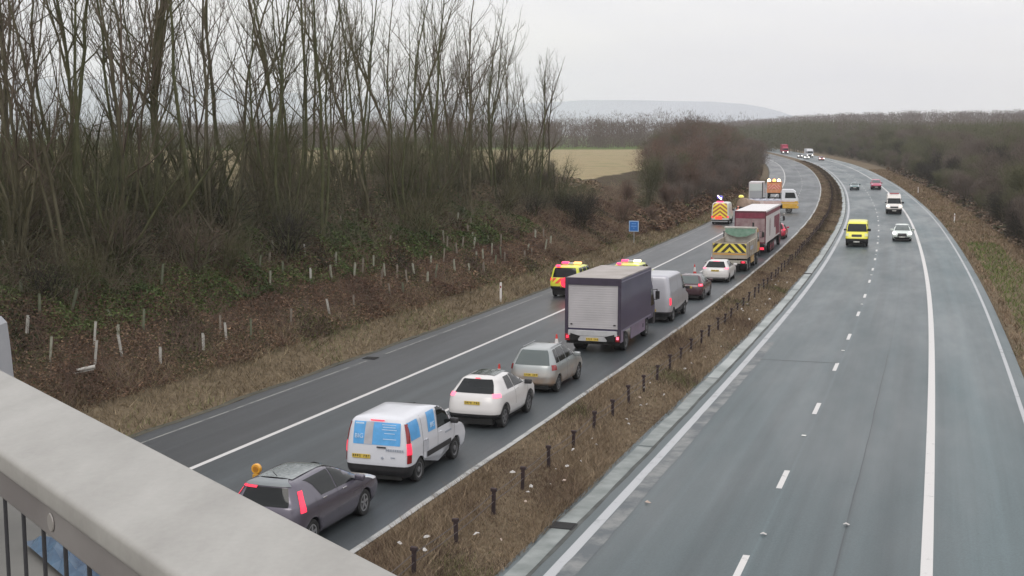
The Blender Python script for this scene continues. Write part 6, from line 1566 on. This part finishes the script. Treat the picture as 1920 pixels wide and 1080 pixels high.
# outer concrete ledge and pilaster
M_cl = mat('weathered_concrete', (0.10, .098, .09), .85, col2=(.17, .165, .15), vscale=1.6, bump=.3)
mb = MB()
def slab(p0, p1, h0, h1, a0, a1):
    vs = [tuple(RP(a, p, h)) for a in (a0, a1) for p in (p0, p1) for h in (h0, h1)]
    mb.add(vs, [(0, 1, 3, 2), (4, 6, 7, 5), (0, 4, 5, 1), (2, 3, 7, 6), (0, 2, 6, 4), (1, 5, 7, 3)])
slab(.3, 1.52, 1.45, 2.4, -3, 9); slab(1.40, 1.52, 1.44, 1.449, -3, 9)
o = mb.build('bridge_edge_beam', M_cl); tag(o, 'weathered concrete edge beam of the bridge seen behind the dark parapet bars', 'bridge edge')
mb = MB(); vs = []
for j in range(7):
    for i in range(9):
        a_ = 1.62 + .10 * j / 2.2; x_ = i / 8
        pp = RP(3.95 + x_ * .62, 1.24 + .035 * j, 1.43 - .035 * abs(math.sin(i * 1.7 + j * 2.3)) * (1 if 0 < j < 6 and 0 < i < 8 else 0)); vs.append(tuple(pp))
mb.add(vs, [(j * 9 + i, j * 9 + i + 1, (j + 1) * 9 + i + 1, (j + 1) * 9 + i) for j in range(6) for i in range(8)])
o = mb.build('plastic_sheet', mat('blue_white_plastic', (0.012, .03, .07), .45, col2=(.05, .11, .18), vscale=9)); tag(o, 'crumpled blue plastic lying on the bridge edge behind the parapet bars', 'plastic sheet')
mb = MB()
base = Vector((-2.62, 5.9, 0)); 
vs = []
for z, k in ((CAM_H - .86, .82), (CAM_H - .89, .95), (CAM_H - 1.0, 1.0), (CAM_H - 2.5, 1.45)):
    for (x, y) in ((-.34, -.2), (.13, -.2), (.20, -.1), (.20, .2), (-.34, .2)):
        vs.append((base.x + x * (k if x > 0 else 1), base.y + y, z))
fs = [(0, 1, 2, 3, 4), (15, 16, 17, 18, 19)]
for j in range(3): fs += [(j * 5 + i, j * 5 + (i + 1) % 5, (j + 1) * 5 + (i + 1) % 5, (j + 1) * 5 + i) for i in range(5)]
mb.add(vs, fs)
o = mb.build('end_post', mat('grey_post_metal', (.30, .31, .33), .5, col2=(.40, .40, .42), vscale=3)); tag(o, 'pale grey tapered parapet end post at the left edge of the photo', 'parapet post')
mb = MB()   # bridge deck under the camera and the wall carrying the end post
vs = [tuple(RP(a, p, h)) for a in (-3, 9) for p in (-3.5, .295) for h in (1.62, 2.4)]
mb.add(vs, [(0, 1, 3, 2), (4, 6, 7, 5), (0, 4, 5, 1), (2, 3, 7, 6), (0, 2, 6, 4), (1, 5, 7, 3)])
o = mb.build('bridge_deck', M_cl); tag(o, kind='structure')
# ------------------------------------------------------------------ haze
hz = MB(); hz.box(-7600, 7600, -700, 7500, -6, 330); ho = hz.build('haze', None)
mh = bpy.data.materials.new('haze_air'); mh.use_nodes = True; nt = mh.node_tree
nt.nodes.remove(nt.nodes['Principled BSDF'])
pv = nt.nodes.new('ShaderNodeVolumePrincipled'); pv.inputs['Color'].default_value = (0.96, 0.975, 1.0, 1); pv.inputs['Density'].default_value = HAZE_D; pv.inputs['Anisotropy'].default_value = 0.0
nt.links.new(pv.outputs[0], nt.nodes['Material Output'].inputs['Volume'])
ho.data.materials.clear(); ho.data.materials.append(mh)
tag(ho, 'thin winter haze over the whole view', 'haze', kind='stuff')
